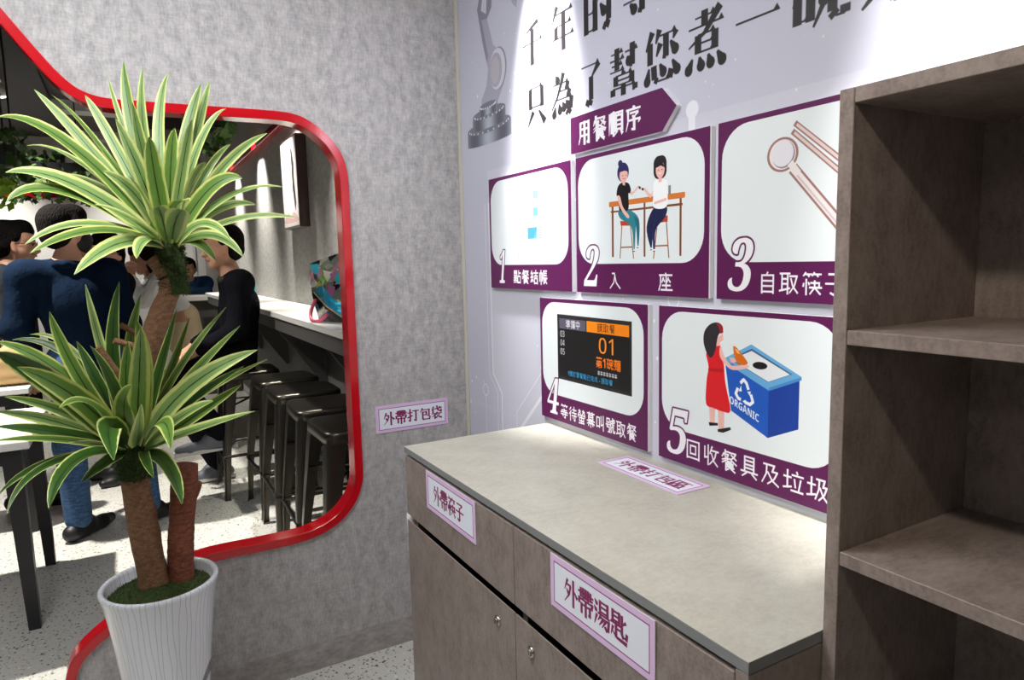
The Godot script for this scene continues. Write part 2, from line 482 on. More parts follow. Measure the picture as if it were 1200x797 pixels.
# strokes on a 100 by 100 field; p falls to a point, n swells, d is a drop
const STROKES := {
	"bamboo": "p 20 4 4 56;14 32 48 32;d 30 38 38 66;p 66 4 52 56;62 32 98 32;d 78 38 86 66",
	"千": "p 78 6 22 22;5 48 95 48;50 18 50 98",
	"年": "p 30 3 10 35;25 20 90 20;25 45 85 45;25 45 25 70;5 70 95 70;55 20 55 98",
	"的": "p 28 3 20 20;12 20 12 92;12 20 44 20 44 92;12 55 44 55;12 88 44 88;p 66 3 52 38;60 25 92 25 90 82 82 94 72 88;d 62 45 74 62",
	"等": "@bamboo 5 0 95 36;50 34 50 56;18 44 84 44;5 57 95 57;8 72 92 72;64 58 64 96 52 93;d 28 76 40 88",
	"待": "p 30 5 8 28;p 32 28 4 58;20 45 20 98;68 2 68 42;46 22 94 22;40 43 98 43;42 62 98 62;80 45 80 95 68 92;d 52 70 62 84",
	"只": "22 8 22 58;22 8 78 8 78 58;22 54 78 54;p 36 65 8 98;n 62 65 92 98",
	"為": "d 25 3 33 16;p 58 2 50 22 30 55 5 80;12 24 78 24 70 42;40 42 84 42 76 60;30 60 92 60 88 88 78 97 70 90;d 22 74 16 92;d 38 70 42 86;d 54 68 60 82;d 68 66 76 78",
	"了": "15 12 82 12;p 82 12 54 38;52 36 52 86;52 86 46 96 32 88",
	"幫": "28 2 28 46;8 12 48 12;4 25 52 25;10 36 46 36;4 48 52 48;56 16 96 16;80 2 80 46 70 44;d 62 26 68 36;p 52 50 44 58;24 58 24 78;24 58 78 58 78 78;24 68 78 68;24 77 78 77;14 83 14 97;14 83 88 83 88 95 80 95;50 78 50 100",
	"您": "p 24 2 5 34;17 22 17 62;p 45 2 34 26;40 14 92 14;p 92 14 84 28;64 14 64 56 54 54;p 48 28 36 50;d 76 30 90 48;d 14 68 8 92;28 66 30 92 40 97 74 97 80 82;d 46 66 56 82;d 82 66 95 86",
	"煮": "24 12 74 12;48 2 48 28;8 28 94 28;p 86 4 50 40 8 60;32 42 32 74;32 42 74 42 74 74;32 57 74 57;32 72 74 72;d 18 80 8 98;d 36 80 40 96;d 58 80 64 96;d 80 80 92 97",
	"一": "4 50 96 50",
	"碗": "4 10 40 10;p 22 10 4 60;12 45 12 88;12 45 36 45 36 88;12 84 36 84;d 70 0 74 9;46 14 46 28;46 14 96 14 92 26;p 56 28 42 60;54 36 70 36;p 70 36 62 62 42 98;d 52 52 60 62;74 34 74 84 80 92 96 92 96 80;74 34 92 34 92 58 84 58",
	"麵": "25 2 25 42;6 12 44 12;p 16 16 6 30;d 34 16 44 28;4 40 46 40;p 18 44 4 66;14 54 40 54;p 40 54 28 78 4 98;n 14 66 52 94 96 96;50 8 98 8;p 74 8 68 22;54 22 54 84;54 22 94 22 94 84;54 82 94 82;66 22 66 82;82 22 82 82;66 42 82 42;66 62 82 62",
	"用": "p 20 6 20 60 6 98;20 6 84 6 84 94 74 92;20 34 84 34;20 62 84 62;52 6 52 96",
	"餐": "24 0 24 14;24 7 46 7;p 18 14 4 36;14 20 44 20;p 44 20 34 38 4 50;d 20 26 30 34;52 8 88 8;p 88 8 76 28 54 42;n 58 16 94 38;p 50 36 4 64;n 50 36 96 62;38 52 62 52;30 60 30 96 44 88;30 60 72 60 72 78;30 69 72 69;30 78 72 78;p 82 78 62 86;n 46 78 88 98",
	"順": "p 10 6 4 96;22 10 22 84;36 6 36 96;46 8 98 8;p 72 8 68 20;52 20 52 78;52 20 94 20 94 78;52 40 94 40;52 58 94 58;52 76 94 76;p 62 80 44 98;n 82 80 98 98",
	"序": "d 50 0 56 10;10 14 94 14;p 18 14 18 60 4 98;34 28 82 28;p 82 28 58 46;d 44 38 56 48;26 56 94 56;p 94 56 84 72;58 56 58 92 44 92",
	"點": "8 6 8 44;8 6 46 6 46 44;8 44 46 44;d 16 14 20 26;d 38 14 34 26;27 6 27 74;4 58 50 58;2 74 52 74;d 6 82 2 96;d 18 82 20 94;d 32 82 34 94;d 44 80 50 92;72 4 72 46;72 22 98 22;58 46 58 94;58 46 94 46 94 94;58 90 94 90",
	"結": "p 24 2 8 24;8 24 34 22;p 36 22 6 52;6 52 38 48;d 30 40 40 54;22 54 22 80;d 12 66 4 88;d 32 64 42 84;48 20 98 20;73 2 73 42;54 42 94 42;54 58 54 96;54 58 92 58 92 96;54 92 92 92",
	"帳": "8 22 8 76;8 22 40 22 40 74;24 2 24 98;56 6 56 56;56 6 94 6;56 22 90 22;56 38 90 38;46 56 98 56;58 56 58 92 72 84;p 92 62 74 72;n 66 60 98 96",
	"入": "28 6 46 6;p 50 14 40 60 6 96;n 46 8 60 60 96 96",
	"座": "d 50 0 56 10;10 13 94 13;p 18 13 18 60 4 98;p 38 24 26 54;d 36 34 48 50;p 72 24 60 54;d 70 34 86 52;56 22 56 92;32 68 82 68;22 92 96 92",
	"自": "p 52 0 42 16;18 16 18 98;18 16 82 16 82 98;18 42 82 42;18 66 82 66;18 92 82 92",
	"取": "4 8 54 8;14 8 14 84;44 8 44 98;14 32 44 32;14 54 44 54;2 86 54 74;56 20 92 20;p 92 20 80 62 54 96;n 60 28 72 66 98 96",
	"筷": "@bamboo 4 0 96 34;24 34 24 98;d 12 48 8 66;d 34 44 40 58;48 48 88 48 88 68;42 68 98 68;p 66 36 66 68 42 98;n 68 70 96 98",
	"子": "18 10 82 10;p 82 10 52 34;50 34 50 88 40 96 28 90;4 50 96 50",
	"螢": "d 14 8 18 20;p 26 2 24 22 6 36;d 38 10 32 20;n 26 20 40 34;d 60 8 64 20;p 74 2 72 22 54 36;d 88 10 82 20;n 74 20 94 34;8 42 8 54;8 42 92 42 90 54;24 58 24 80;24 58 76 58 76 80;24 80 76 80;50 50 50 94;18 96 80 94;d 72 86 84 98",
	"幕": "8 10 92 10;32 2 32 18;68 2 68 18;24 22 24 50;24 22 76 22 76 50;24 36 76 36;24 50 76 50;6 60 94 60;p 48 50 36 66 4 82;n 54 60 70 70 96 82;24 76 24 93;24 76 76 76 76 90;50 66 50 100",
	"叫": "8 18 8 82;8 18 40 18 40 82;8 76 40 76;58 10 58 68 76 60;84 4 84 98",
	"號": "10 6 10 32;10 6 40 6 40 32;10 30 40 30;2 44 48 44;14 44 12 60 40 60 36 90 24 92;74 0 74 18;74 8 94 8;54 18 96 18 92 28;p 54 18 54 60 44 96;60 34 90 28;72 24 72 42 90 42;p 66 54 66 80 54 96;66 54 84 54 84 88 98 88 98 78",
	"回": "10 6 10 96;10 6 90 6 90 96;10 92 90 92;32 30 32 72;32 30 68 30 68 72;32 70 68 70",
	"收": "12 12 12 66;12 66 34 60;34 2 34 98;p 60 2 44 44;54 24 98 24;p 86 24 76 60 42 97;n 54 36 70 74 98 97",
	"具": "24 2 24 70;24 2 76 2 76 70;24 20 76 20;24 38 76 38;24 54 76 54;4 72 96 72;p 36 76 8 98;n 64 76 94 98",
	"及": "14 8 70 8 60 36 86 36;p 86 36 70 68 34 97;p 30 8 28 50 4 96;n 34 40 60 76 96 97",
	"垃": "4 34 38 34;21 6 21 80;2 84 40 74;d 66 2 72 16;46 22 98 22;d 56 36 62 76;p 88 34 78 86;42 90 98 90",
	"圾": "4 34 38 34;21 6 21 80;2 84 40 74;46 8 82 8 76 36 92 36;p 92 36 82 68 56 97;p 58 8 56 50 40 96;n 60 40 78 76 99 97",
	"準": "d 8 4 18 14;d 4 22 14 32;p 22 30 6 56;p 46 0 30 28;38 18 38 62;d 62 0 68 10;38 14 94 14;38 30 90 30;38 45 90 45;38 60 96 60;66 14 66 60;4 76 96 76;50 64 50 100",
	"備": "p 24 2 4 40;16 26 16 98;34 14 98 14;52 4 52 24;80 4 80 24;36 32 98 32;p 42 32 42 60 30 96;52 46 52 96;52 46 92 46 92 94;52 62 92 62;52 78 92 78;72 46 72 96",
	"中": "12 22 12 66;12 22 88 22 88 66;12 64 88 64;50 2 50 98",
	"請": "d 18 0 24 10;2 16 40 16;8 32 36 32;8 46 36 46;8 62 8 94;8 62 36 62 36 94;8 92 36 92;46 10 98 10;50 24 94 24;44 40 98 40;72 0 72 40;54 50 54 98;54 50 90 50 90 96;54 66 90 66;54 80 90 80",
	"第": "@bamboo 4 0 96 34;14 42 84 42 84 58;14 58 84 58;14 58 12 74 90 74 86 92 76 92;50 36 50 100;p 46 76 8 98",
	"外": "p 28 2 6 50;20 24 48 24;p 48 24 40 60 6 97;d 18 42 34 58;68 2 68 98;n 70 34 96 60",
	"帶": "2 16 98 16;18 4 18 30;34 2 34 32;50 2 50 30;66 2 66 32;82 4 82 28 94 28;34 31 66 31;6 43 6 56;6 43 94 43 90 56;22 62 22 92;22 62 78 62 78 90 70 90;50 50 50 100",
	"打": "2 26 40 26;22 2 22 92 10 88;2 64 40 52;46 14 98 14;74 14 74 92 60 88",
	"包": "p 28 2 6 38;22 18 88 18 86 66 74 66;28 36 62 36 62 58;28 36 28 86 36 94 90 94 94 78;28 58 62 58",
	"袋": "p 24 2 4 32;16 20 16 48;34 22 96 16;54 2 62 30 92 46 94 34;d 74 4 82 12;d 48 48 54 56;6 60 94 60;p 48 60 4 88;34 76 34 98 52 90;p 80 66 60 76;n 46 64 64 84 98 98",
	"湯": "d 6 4 18 16;d 2 30 14 42;p 20 56 4 98;40 4 40 40;40 4 86 4 86 40;40 22 86 22;40 40 86 40;28 50 98 50;p 46 54 26 78;42 62 94 62 90 92 80 96 74 90;p 60 64 34 94;p 76 64 52 97",
	"匙": "14 2 14 36;14 2 52 2 52 36;14 18 52 18;14 34 52 34;4 44 60 44;34 44 34 82;34 60 56 60;p 16 56 4 92;n 12 74 34 92 98 94;p 92 18 68 36;68 6 68 66 74 76 94 76 96 62",
	"區": "4 6 96 6;6 6 6 94;6 94 98 94;34 18 34 42;34 18 72 18 72 42;34 40 72 40;18 54 18 84;18 54 46 54 46 84;18 82 46 82;58 54 58 84;58 54 86 54 86 84;58 82 86 82",
	"訂": "d 18 0 24 10;2 16 40 16;8 32 36 32;8 46 36 46;8 62 8 94;8 62 36 62 36 94;8 92 36 92;46 14 98 14;74 14 74 92 60 88",
	"單": "10 4 10 26;10 4 42 4 42 26;10 26 42 26;58 4 58 26;58 4 90 4 90 26;58 26 90 26;22 36 22 70;22 36 78 36 78 70;22 53 78 53;22 70 78 70;4 84 96 84;50 36 50 100",
	"已": "14 10 80 10 80 46;14 46 80 46;14 28 14 86 22 94 90 94 92 76",
	"完": "d 50 0 54 10;8 16 8 32;8 16 92 16 90 32;26 38 74 38;6 56 94 56;p 38 56 34 80 6 98;62 56 62 88 70 94 94 94 95 78",
	"成": "12 22 96 22;p 14 22 14 60 4 98;14 46 44 46 42 78 32 78;58 2 64 50 90 96 96 80;p 86 34 70 66 48 94;d 76 4 86 14",
}

func strokes(ch: String) -> String:
	var out := ""
	for s in String(STROKES.get(ch, "")).split(";", false):
		if s.begins_with("@"):
			var w := s.substr(1).split(" ", false)
			var x0 := float(w[1]); var y0 := float(w[2]); var x1 := float(w[3]); var y1 := float(w[4])
			for t in String(STROKES[w[0]]).split(";", false):
				var q := t.split(" ", false)
				var r := ""
				var n := 0
				for e in q:
					if e.is_valid_float():
						r += "%.1f " % (x0 + (x1 - x0) * float(e) / 100 if n % 2 == 0 else y0 + (y1 - y0) * float(e) / 100)
						n += 1
					else:
						r += e + " "
				out += r + ";"
		else:
			out += s + ";"
	return out

func write(p: Print, text: String, x: float, y: float, w: float, h: float, pitch: float, col: Color, style: int, weight := 0.09):
	for i in text.length():
		p.glyph(strokes(text[i]), x + i * pitch, y, w, h, col, style, weight)

# ================= materials
func mat(c: Color, rough := 0.6, metal := 0.0) -> StandardMaterial3D:
	var m := StandardMaterial3D.new()
	m.albedo_color = c
	m.roughness = rough
	m.metallic = metal
	return m

func c8(r: int, g: int, b: int) -> Color:
	return Color(r / 255.0, g / 255.0, b / 255.0)

func noise_bytes(size: int, freq: float, sx: float, sy: float, sd: int, oct := 3) -> PackedByteArray:
	var n := FastNoiseLite.new()
	n.seed = sd
	n.noise_type = FastNoiseLite.TYPE_SIMPLEX
	n.frequency = freq
	n.fractal_octaves = oct
	var im := n.get_seamless_image(maxi(16, int(size / sx)), maxi(16, int(size / sy)))
	im.convert(Image.FORMAT_L8)
	im.resize(size, size, Image.INTERPOLATE_CUBIC)
	return im.get_data()

# mottled texture: a main tone moved towards a dark and a light tone by several seamless noises, with fine thread
func mottled(size: int, base: Color, dark: Color, light: Color, layers: Array, thread: float, sd: int) -> ImageTexture:
	var data := []
	for i in layers.size():
		data.append(noise_bytes(size, layers[i][0], layers[i][1], layers[i][2], sd + i, layers[i][4] if layers[i].size() > 4 else 3))
	rng.seed = sd
	var cols := PackedFloat32Array()
	var rows := PackedFloat32Array()
	for i in size:
		cols.append(rng.randf_range(-1, 1))
		rows.append(rng.randf_range(-1, 1))
	var out := PackedByteArray()
	out.resize(size * size * 3)
	for y in size:
		for x in size:
			var i := y * size + x
			var v := 0.0
			for l in layers.size():
				v += (data[l][i] / 127.5 - 1.0) * layers[l][3]
			v += thread * (cols[x] + rows[y]) * 0.5
			var c := base.lerp(light, minf(v, 1.0)) if v > 0 else base.lerp(dark, minf(-v, 1.0))
			out[i * 3] = int(c.r * 255)
			out[i * 3 + 1] = int(c.g * 255)
			out[i * 3 + 2] = int(c.b * 255)
	var im := Image.create_from_data(size, size, false, Image.FORMAT_RGB8, out)
	im.generate_mipmaps()
	return ImageTexture.create_from_image(im)

func tiled(tex: Texture2D, metres: float, rough: float) -> StandardMaterial3D:
	var m := mat(Color.WHITE, rough)
	m.albedo_texture = tex
	m.uv1_triplanar = true
	m.uv1_world_triplanar = true
	m.uv1_scale = Vector3.ONE / metres
	return m

func terrazzo() -> ImageTexture:
	var size := 1.0
	var p := Print.new(size, size, 900, c8(205, 204, 196))
	rng.seed = 77
	var tone := [c8(70, 66, 60), c8(96, 92, 84), c8(134, 129, 118), c8(168, 164, 152), c8(226, 225, 219), c8(184, 178, 160), c8(120, 104, 84), c8(226, 225, 219)]
	for i in 5200:
		var c := Vector2(rng.randf(), rng.randf()) * size
		var r := rng.randf_range(0.0016, 0.0052) if i % 5 else rng.randf_range(0.004, 0.008)
		var q := PackedVector2Array()
		var n := rng.randi_range(4, 6)
		var a0 := rng.randf() * TAU
		for k in n:
			q.append(Vector2.from_angle(a0 + TAU * k / n) * r * rng.randf_range(0.6, 1.15) * Vector2(1, 0.8))
		var col: Color = tone[rng.randi() % tone.size()]
		for ox in [-size, 0.0, size]:
			for oy in [-size, 0.0, size]:
				var cc := c + Vector2(ox, oy)
				if cc.x > -0.02 and cc.x < size + 0.02 and cc.y > -0.02 and cc.y < size + 0.02:
					var w := PackedVector2Array()
					for v in q:
						w.append(v + cc)
					p.poly(w, col)
	return p.texture()

func make_materials():
	M.lamp_glow = mat(Color(1, 1, 1), 0.5)
	M.lamp_glow.emission_enabled = true
	M.lamp_glow.emission = Color(1, 0.98, 0.95)
	M.lamp_glow.emission_energy_multiplier = 2.0
	M.white_paint = mat(c8(225, 225, 222), 0.4)
	M.wallpaper = tiled(mottled(640, c8(176, 173, 171), c8(146, 143, 142), c8(203, 200, 196), [[0.016, 0.7, 1.5, 0.48], [0.022, 1.5, 0.7, 0.22], [0.05, 0.5, 1.6, 0.40], [0.05, 1.6, 0.5, 0.24], [0.2, 1, 1, 0.20, 2]], 0.22, 11), 0.62, 0.75)
	M.wallpaper_low = tiled(mottled(384, c8(164, 158, 154), c8(140, 134, 131), c8(184, 179, 173), [[0.015, 1.0, 0.6, 0.7], [0.05, 1.0, 0.6, 0.5]], 0.2, 19), 0.62, 0.7)
	M.laminate = tiled(mottled(640, c8(139, 126, 119), c8(108, 96, 90), c8(158, 146, 139), [[0.012, 0.8, 1.3, 0.45, 4], [0.05, 0.6, 1.5, 0.38], [0.16, 1, 1, 0.3, 2]], 0.06, 23), 0.7, 0.5)
	M.counter = tiled(mottled(512, c8(186, 183, 169), c8(168, 165, 153), c8(199, 197, 184), [[0.012, 1, 1, 0.4, 4], [0.05, 0.6, 1, 0.35], [0.18, 1, 1, 0.3, 2]], 0.04, 31), 0.8, 0.38)
	M.counter_edge = mat(c8(128, 130, 130), 0.5)
	M.hole_black = mat(c8(26, 23, 22), 0.8)  # dark inside of a small hole, put into colour
	M.terrazzo = tiled(terrazzo(), 1.0, 0.28)
	M.red = mat(c8(196, 4, 22), 0.16)
	M.red.clearcoat_enabled = true
	M.red.clearcoat = 0.6
	M.red.clearcoat_roughness = 0.08
	M.ceiling_white = mat(c8(214, 213, 210), 0.8)
	M.ceiling_grey = mat(c8(92, 92, 92), 0.8)
	M.black_panel = mat(c8(34, 34, 36), 0.6)
	M.black_metal = mat(c8(24, 24, 25), 0.42)
	M.grey_wall = tiled(mottled(384, c8(168, 166, 163), c8(150, 148, 146), c8(184, 181, 178), [[0.015, 1.0, 0.5, 0.7], [0.06, 1.0, 0.6, 0.4]], 0.3, 41), 0.62, 0.75)
	M.white_wall = mat(c8(226, 224, 220), 0.8)
	M.foam = mat(c8(236, 236, 238), 0.6)
	M.steel = mat(c8(190, 186, 176), 0.25, 1.0)
	M.gun_metal = mat(c8(84, 80, 74), 0.34, 1.0)
	M.bar_top = mat(c8(214, 213, 208), 0.35)
	M.bar_panel = mat(c8(74, 72, 70), 0.6)
	M.paper = mat(c8(240, 240, 240), 0.7)

# ================= the rooms
func structure():
	var st := tool()
	bx(st, Vector3(FAR - 0.2, -0.12, -0.22), Vector3(RIGHT + 0.2, 0, BACK + 0.2), 0.0)
	struct("floor", st, M.terrazzo)
	st = tool()
	bx(st, Vector3(0.0, CEIL, -0.2), Vector3(RIGHT + 0.2, CEIL + 0.1, BACK + 0.2), 0.0)
	struct("ceiling", st, M.ceiling_white)
	st = tool()
	bx(st, Vector3(FAR - 0.2, CEIL_B, -0.2), Vector3(-0.0005, CEIL_B + 0.1, BACK + 0.2), 0.0)
	struct("ceiling", st, M.ceiling_grey)
	st = tool()
	bx(st, Vector3(-0.06, CEIL + 0.0005, -0.012), Vector3(-0.001, CEIL_B, BACK), 0.0)
	struct("wall_above_opening", st, M.black_panel)
	# the wall with the printed film
	st = tool()
	bx(st, Vector3(0, 0, -0.2), Vector3(RIGHT, CEIL, -0.014), 0.0)
	struct("wall_right", st, M.white_wall)
	# the same wall going on into the dining room
	st = tool()
	bx(st, Vector3(FAR, 0, -0.2), Vector3(-0.0005, CEIL_B, -0.0005), 0.0)
	struct("wall_bar_side", st, M.grey_wall)
	st = tool()
	bx(st, Vector3(FAR - 0.2, 0, -0.2), Vector3(FAR, CEIL_B, BACK + 0.2), 0.0)
	struct("wall_end", st, M.white_wall)
	st = tool()
	bx(st, Vector3(FAR, 0, BACK), Vector3(RIGHT, CEIL_B, BACK + 0.2), 0.0)
	struct("wall_back", st, M.grey_wall)
	st = tool()
	bx(st, Vector3(RIGHT, 0, -0.2), Vector3(RIGHT + 0.2, CEIL + 0.1, BACK), 0.0)
	struct("wall_front", st, M.grey_wall)
	# the partition with the curved opening; outline in (z, y)
	var edge := smooth([Vector2(1.232, 0.0), Vector2(1.228, 0.10), Vector2(1.222, 0.18), Vector2(1.206, 0.232), Vector2(1.172, 0.268), Vector2(1.127, 0.300), Vector2(1.05, 0.355), Vector2(0.975, 0.406), Vector2(0.91, 0.436), Vector2(0.84, 0.444), Vector2(0.72, 0.443), Vector2(0.61, 0.444), Vector2(0.535, 0.456), Vector2(0.470, 0.485), Vector2(0.420, 0.535), Vector2(0.394, 0.59), Vector2(0.387, 0.65), Vector2(0.387, 0.85), Vector2(0.387, 1.15), Vector2(0.387, 1.48), Vector2(0.388, 1.585), Vector2(0.398, 1.638), Vector2(0.420, 1.680), Vector2(0.451, 1.714), Vector2(0.490, 1.743), Vector2(0.535, 1.762), Vector2(0.60, 1.768), Vector2(0.78, 1.766), Vector2(0.95, 1.764), Vector2(1.012, 1.764), Vector2(1.055, 1.770), Vector2(1.092, 1.787), Vector2(1.126, 1.819), Vector2(1.155, 1.855), Vector2(1.194, 1.908), Vector2(1.233, 1.962), Vector2(1.32, 2.082), Vector2(1.44, 2.248), Vector2(1.55, 2.40), Vector2(1.586, CEIL)], 4)
	var inward := []
	for i in edge.size():
		var d: Vector2 = (edge[mini(i + 1, edge.size() - 1)] - edge[maxi(i - 1, 0)]).normalized()
		inward.append(Vector2(d.y, -d.x))
	var outline := PackedVector2Array()
	for i in edge.size():
		var q: Vector2 = edge[i] + inward[i] * 0.008
		outline.append(Vector2(q.x, clampf(q.y, 0.0, CEIL)))
	outline.append(Vector2(-0.012, CEIL))
	outline.append(Vector2(-0.012, 0.0))
	var to_world := Transform3D(Basis(Vector3(0, 0, 1), Vector3(0, 1, 0), Vector3(1, 0, 0)), Vector3.ZERO)
	st = tool()
	prism(st, outline, -0.05, 0.0, to_world)
	struct("wall_left", st, M.wallpaper)
	st = tool()
	bx(st, Vector3(-0.05, 0, 2.7), Vector3(0, CEIL, BACK), 0.0)
	struct("wall_left_beyond_opening", st, M.wallpaper)
	# red rim that follows the opening
	st = tool()
	var prof := [[-0.056, 0.0], [-0.056, 0.024], [-0.054, 0.026], [0.008, 0.026], [0.010, 0.024], [0.010, 0.0]]
	for i in edge.size() - 1:
		for k in prof.size():
			var a: Array = prof[k]
			var b: Array = prof[(k + 1) % prof.size()]
			var q := []
			for w in [[i, a], [i + 1, a], [i + 1, b], [i, b]]:
				var e: Vector2 = edge[w[0]] + inward[w[0]] * w[1][1]
				q.append(Vector3(w[1][0], clampf(e.y, 0.0, CEIL), e.x))
			var nx: float = b[1] - a[1]
			var ni: float = b[0] - a[0]
			var n := Vector3(-nx, 0, 0) + Vector3(0, inward[i].y, inward[i].x) * ni
			st.set_smooth_group(k + 1)
			quad(st, q[0], q[1], q[2], q[3], n)
	var rim := obj("opening_rim", st, M.red)
	meta(rim, "glossy red metal rim bordering the curved opening in the grey wall", "rim")
	# low skirting on the partition, same paper with a joint above it
	var low := PackedVector2Array([Vector2(-0.01, 0.0), Vector2(1.228, 0.0), Vector2(1.2265, 0.0915), Vector2(-0.01, 0.0915)])
	st = tool()
	prism(st, low, 0.0005, 0.003, to_world)
	struct("baseboard_left", st, M.wallpaper_low)
	st = tool()
	bx(st, Vector3(0.0004, 0.0, -0.0118), Vector3(0.004, CEIL, -0.0005), 0.0005)
	struct("trim_1", st, mat(c8(205, 200, 184), 0.5))

# ================= the printed wall film
func mural():
	var W := 2.6
	var H := CEIL
	var p := Print.new(W, H, 780, c8(198, 199, 214))
	var Y = func(y: float) -> float: return H - y
	var pale := c8(232, 233, 240)
	var mid := c8(214, 215, 226)
	# paler field to the right of the circuit line, as printed
	p.flat([0.18, Y.call(1.6), 0.18, Y.call(0.948), 0.241, Y.call(0.890), 0.235, Y.call(0.0), W, H, W, Y.call(1.6)], c8(206, 207, 219))
	# circuit lines
	p.line([Vector2(0.156, Y.call(1.5)), Vector2(0.157, Y.call(0.945)), Vector2(0.212, Y.call(0.888)), Vector2(0.208, Y.call(0.3))], 0.003, pale)
	p.line([Vector2(0.181, Y.call(1.5)), Vector2(0.184, Y.call(0.948)), Vector2(0.240, Y.call(0.890)), Vector2(0.236, Y.call(0.3))], 0.007, pale)
	p.oval(Vector2(0.127, Y.call(0.884)), 0.021, 0.021, pale)
	p.oval(Vector2(0.127, Y.call(0.884)), 0.017, 0.017, c8(198, 199, 214))
	p.line([Vector2(0.127, Y.call(0.864)), Vector2(0.126, Y.call(0.3))], 0.003, pale)
	p.line([Vector2(0.60, Y.call(1.10)), Vector2(0.335, Y.call(0.846)), Vector2(0.333, Y.call(0.3))], 0.003, pale)
	p.line([Vector2(0.60, Y.call(1.03)), Vector2(0.367, Y.call(0.807)), Vector2(0.25, Y.call(0.695))], 0.011, pale)
	p.line([Vector2(0.0, Y.call(0.833)), Vector2(0.7, Y.call(0.829))], 0.0015, mid)
	p.line([Vector2(0.0, Y.call(0.826)), Vector2(0.7, Y.call(0.822))], 0.001, mid)
	# pale spoon shape behind the arrow and faint marks between the posters
	p.oval(Vector2(1.082, Y.call(1.612)), 0.018, 0.018, pale)
	p.rect(1.072, Y.call(1.605), 0.019, 0.06, pale)
	p.oval(Vector2(1.03, Y.call(1.222)), 0.018, 0.018, pale)
	p.oval(Vector2(1.03, Y.call(1.222)), 0.015, 0.015, c8(206, 207, 219))
	# particles
	rng.seed = 303
	for i in 700:
		var c := Vector2(rng.randf() * W, rng.randf() * (H - 0.7))
		var r := rng.randf_range(0.003, 0.0065) if i % 5 == 0 else rng.randf_range(0.0010, 0.0030)
		p.flat([c.x, c.y - r, c.x + r * 0.8, c.y - r * 0.2, c.x + r * 0.3, c.y + r, c.x - r * 0.7, c.y + r * 0.4], c8(238, 239, 243))
	# robot arm
	var arm := c8(168, 166, 182)
	var dark := c8(136, 134, 152)
	var light := c8(206, 206, 216)
	p.flat([0.140, Y.call(2.10), 0.160, Y.call(2.14), 0.25, Y.call(2.20), 0.235, Y.call(2.08), 0.205, Y.call(2.055), 0.152, Y.call(2.058)], dark)
	p.flat([0.165, Y.call(2.09), 0.185, Y.call(2.15), 0.21, Y.call(2.16), 0.20, Y.call(2.07)], light)
	p.flat([0.150, Y.call(2.065), 0.205, Y.call(2.055), 0.238, Y.call(1.972), 0.30, Y.call(1.92), 0.28, Y.call(1.86), 0.215, Y.call(1.885), 0.196, Y.call(1.925), 0.172, Y.call(1.99)], arm)
	p.flat([0.150, Y.call(2.065), 0.168, Y.call(2.06), 0.205, Y.call(1.945), 0.196, Y.call(1.925), 0.172, Y.call(1.99)], dark)
	p.flat([0.155, Y.call(1.823), 0.19, Y.call(1.858), 0.207, Y.call(1.92), 0.312, Y.call(1.913), 0.302, Y.call(1.843), 0.262, Y.call(1.80), 0.256, Y.call(1.775), 0.152, Y.call(1.775)], arm)
	p.oval(Vector2(0.268, Y.call(1.893)), 0.052, 0.062, dark)
	p.oval(Vector2(0.262, Y.call(1.893)), 0.050, 0.060, light)
	p.oval(Vector2(0.252, Y.call(1.892)), 0.040, 0.050, arm)
	p.oval(Vector2(0.248, Y.call(1.891)), 0.028, 0.040, c8(184, 178, 188))
	for q in [[0.048, 0.338, 1.690, 1.737, 0.020], [0.088, 0.306, 1.737, 1.778, 0.016], [0.137, 0.252, 1.775, 1.80, 0.010]]:
		var x0: float = q[0]
		var x1: float = q[1]
		var y0: float = q[2]
		var y1: float = q[3]
		var cx := (x0 + x1) / 2
		var rx := (x1 - x0) / 2
		for s in 24:
			var a := x0 + (x1 - x0) * s / 24.0
			var t := float(s) / 23.0
			var sag: float = q[4] * sqrt(maxf(0.0, 1.0 - pow((a + (x1 - x0) / 48 - cx) / rx, 2)))
			var shine := 0.5 + 0.5 * cos((t - 0.5) * 9.0)
			var tone := c8(92, 94, 106).lerp(c8(176, 184, 196), clampf(shine, 0, 1))
			p.flat([a, Y.call(y1), a + (x1 - x0) / 24 + 0.0008, Y.call(y1), a + (x1 - x0) / 24 + 0.0008, Y.call(y0 - sag * 0.4), a, Y.call(y0 - sag * 0.4)], tone)
		p.oval(Vector2(cx, Y.call(y1)), rx, q[4], c8(120, 122, 134))
		for s in 11:
			var a2 := PI * (s + 0.5) / 11
			p.oval(Vector2(cx + cos(a2) * rx * 0.9, Y.call(y1 - sin(a2) * q[4] * 0.78)), 0.004, 0.003, c8(222, 224, 230))
	# second robot joint at the top
	p.flat([0.335, Y.call(2.12), 0.36, Y.call(2.05), 0.385, Y.call(2.03), 0.40, Y.call(2.09), 0.42, Y.call(2.2), 0.36, Y.call(2.2)], arm)
	p.flat([0.345, Y.call(2.10), 0.362, Y.call(2.06), 0.372, Y.call(2.09), 0.37, Y.call(2.16)], light)
	# the slogan, two lines
	var ink := c8(36, 32, 34)
	write(p, "千年的等待", 0.404, Y.call(1.976), 0.124, 0.132, 0.1485, ink, 1, 0.155)
	write(p, "只為了幫您煮一碗麵", 0.424, Y.call(1.803), 0.116, 0.120, 0.1268, ink, 1, 0.155)
	var m := mat(Color.WHITE, 0.42)
	m.albedo_texture = p.texture()
	var t := thing("wall_print", "grey printed wall film with robot arm, circuit lines and black slogan", "wall print", Vector3(0, 0, -0.0125))
	inst("printed_film", sheet(Vector3(0.0042, H, 0.0005), Vector3(W, H, 0.0005), Vector3(W, 0, 0.0005), Vector3(0.0042, 0, 0.0005)), m, t)
	var st := tool()
	bx(st, Vector3(0.0042, 0, -0.0012), Vector3(W, H, 0.0002), 0.0)
	obj("film_backing", st, M.foam, t)

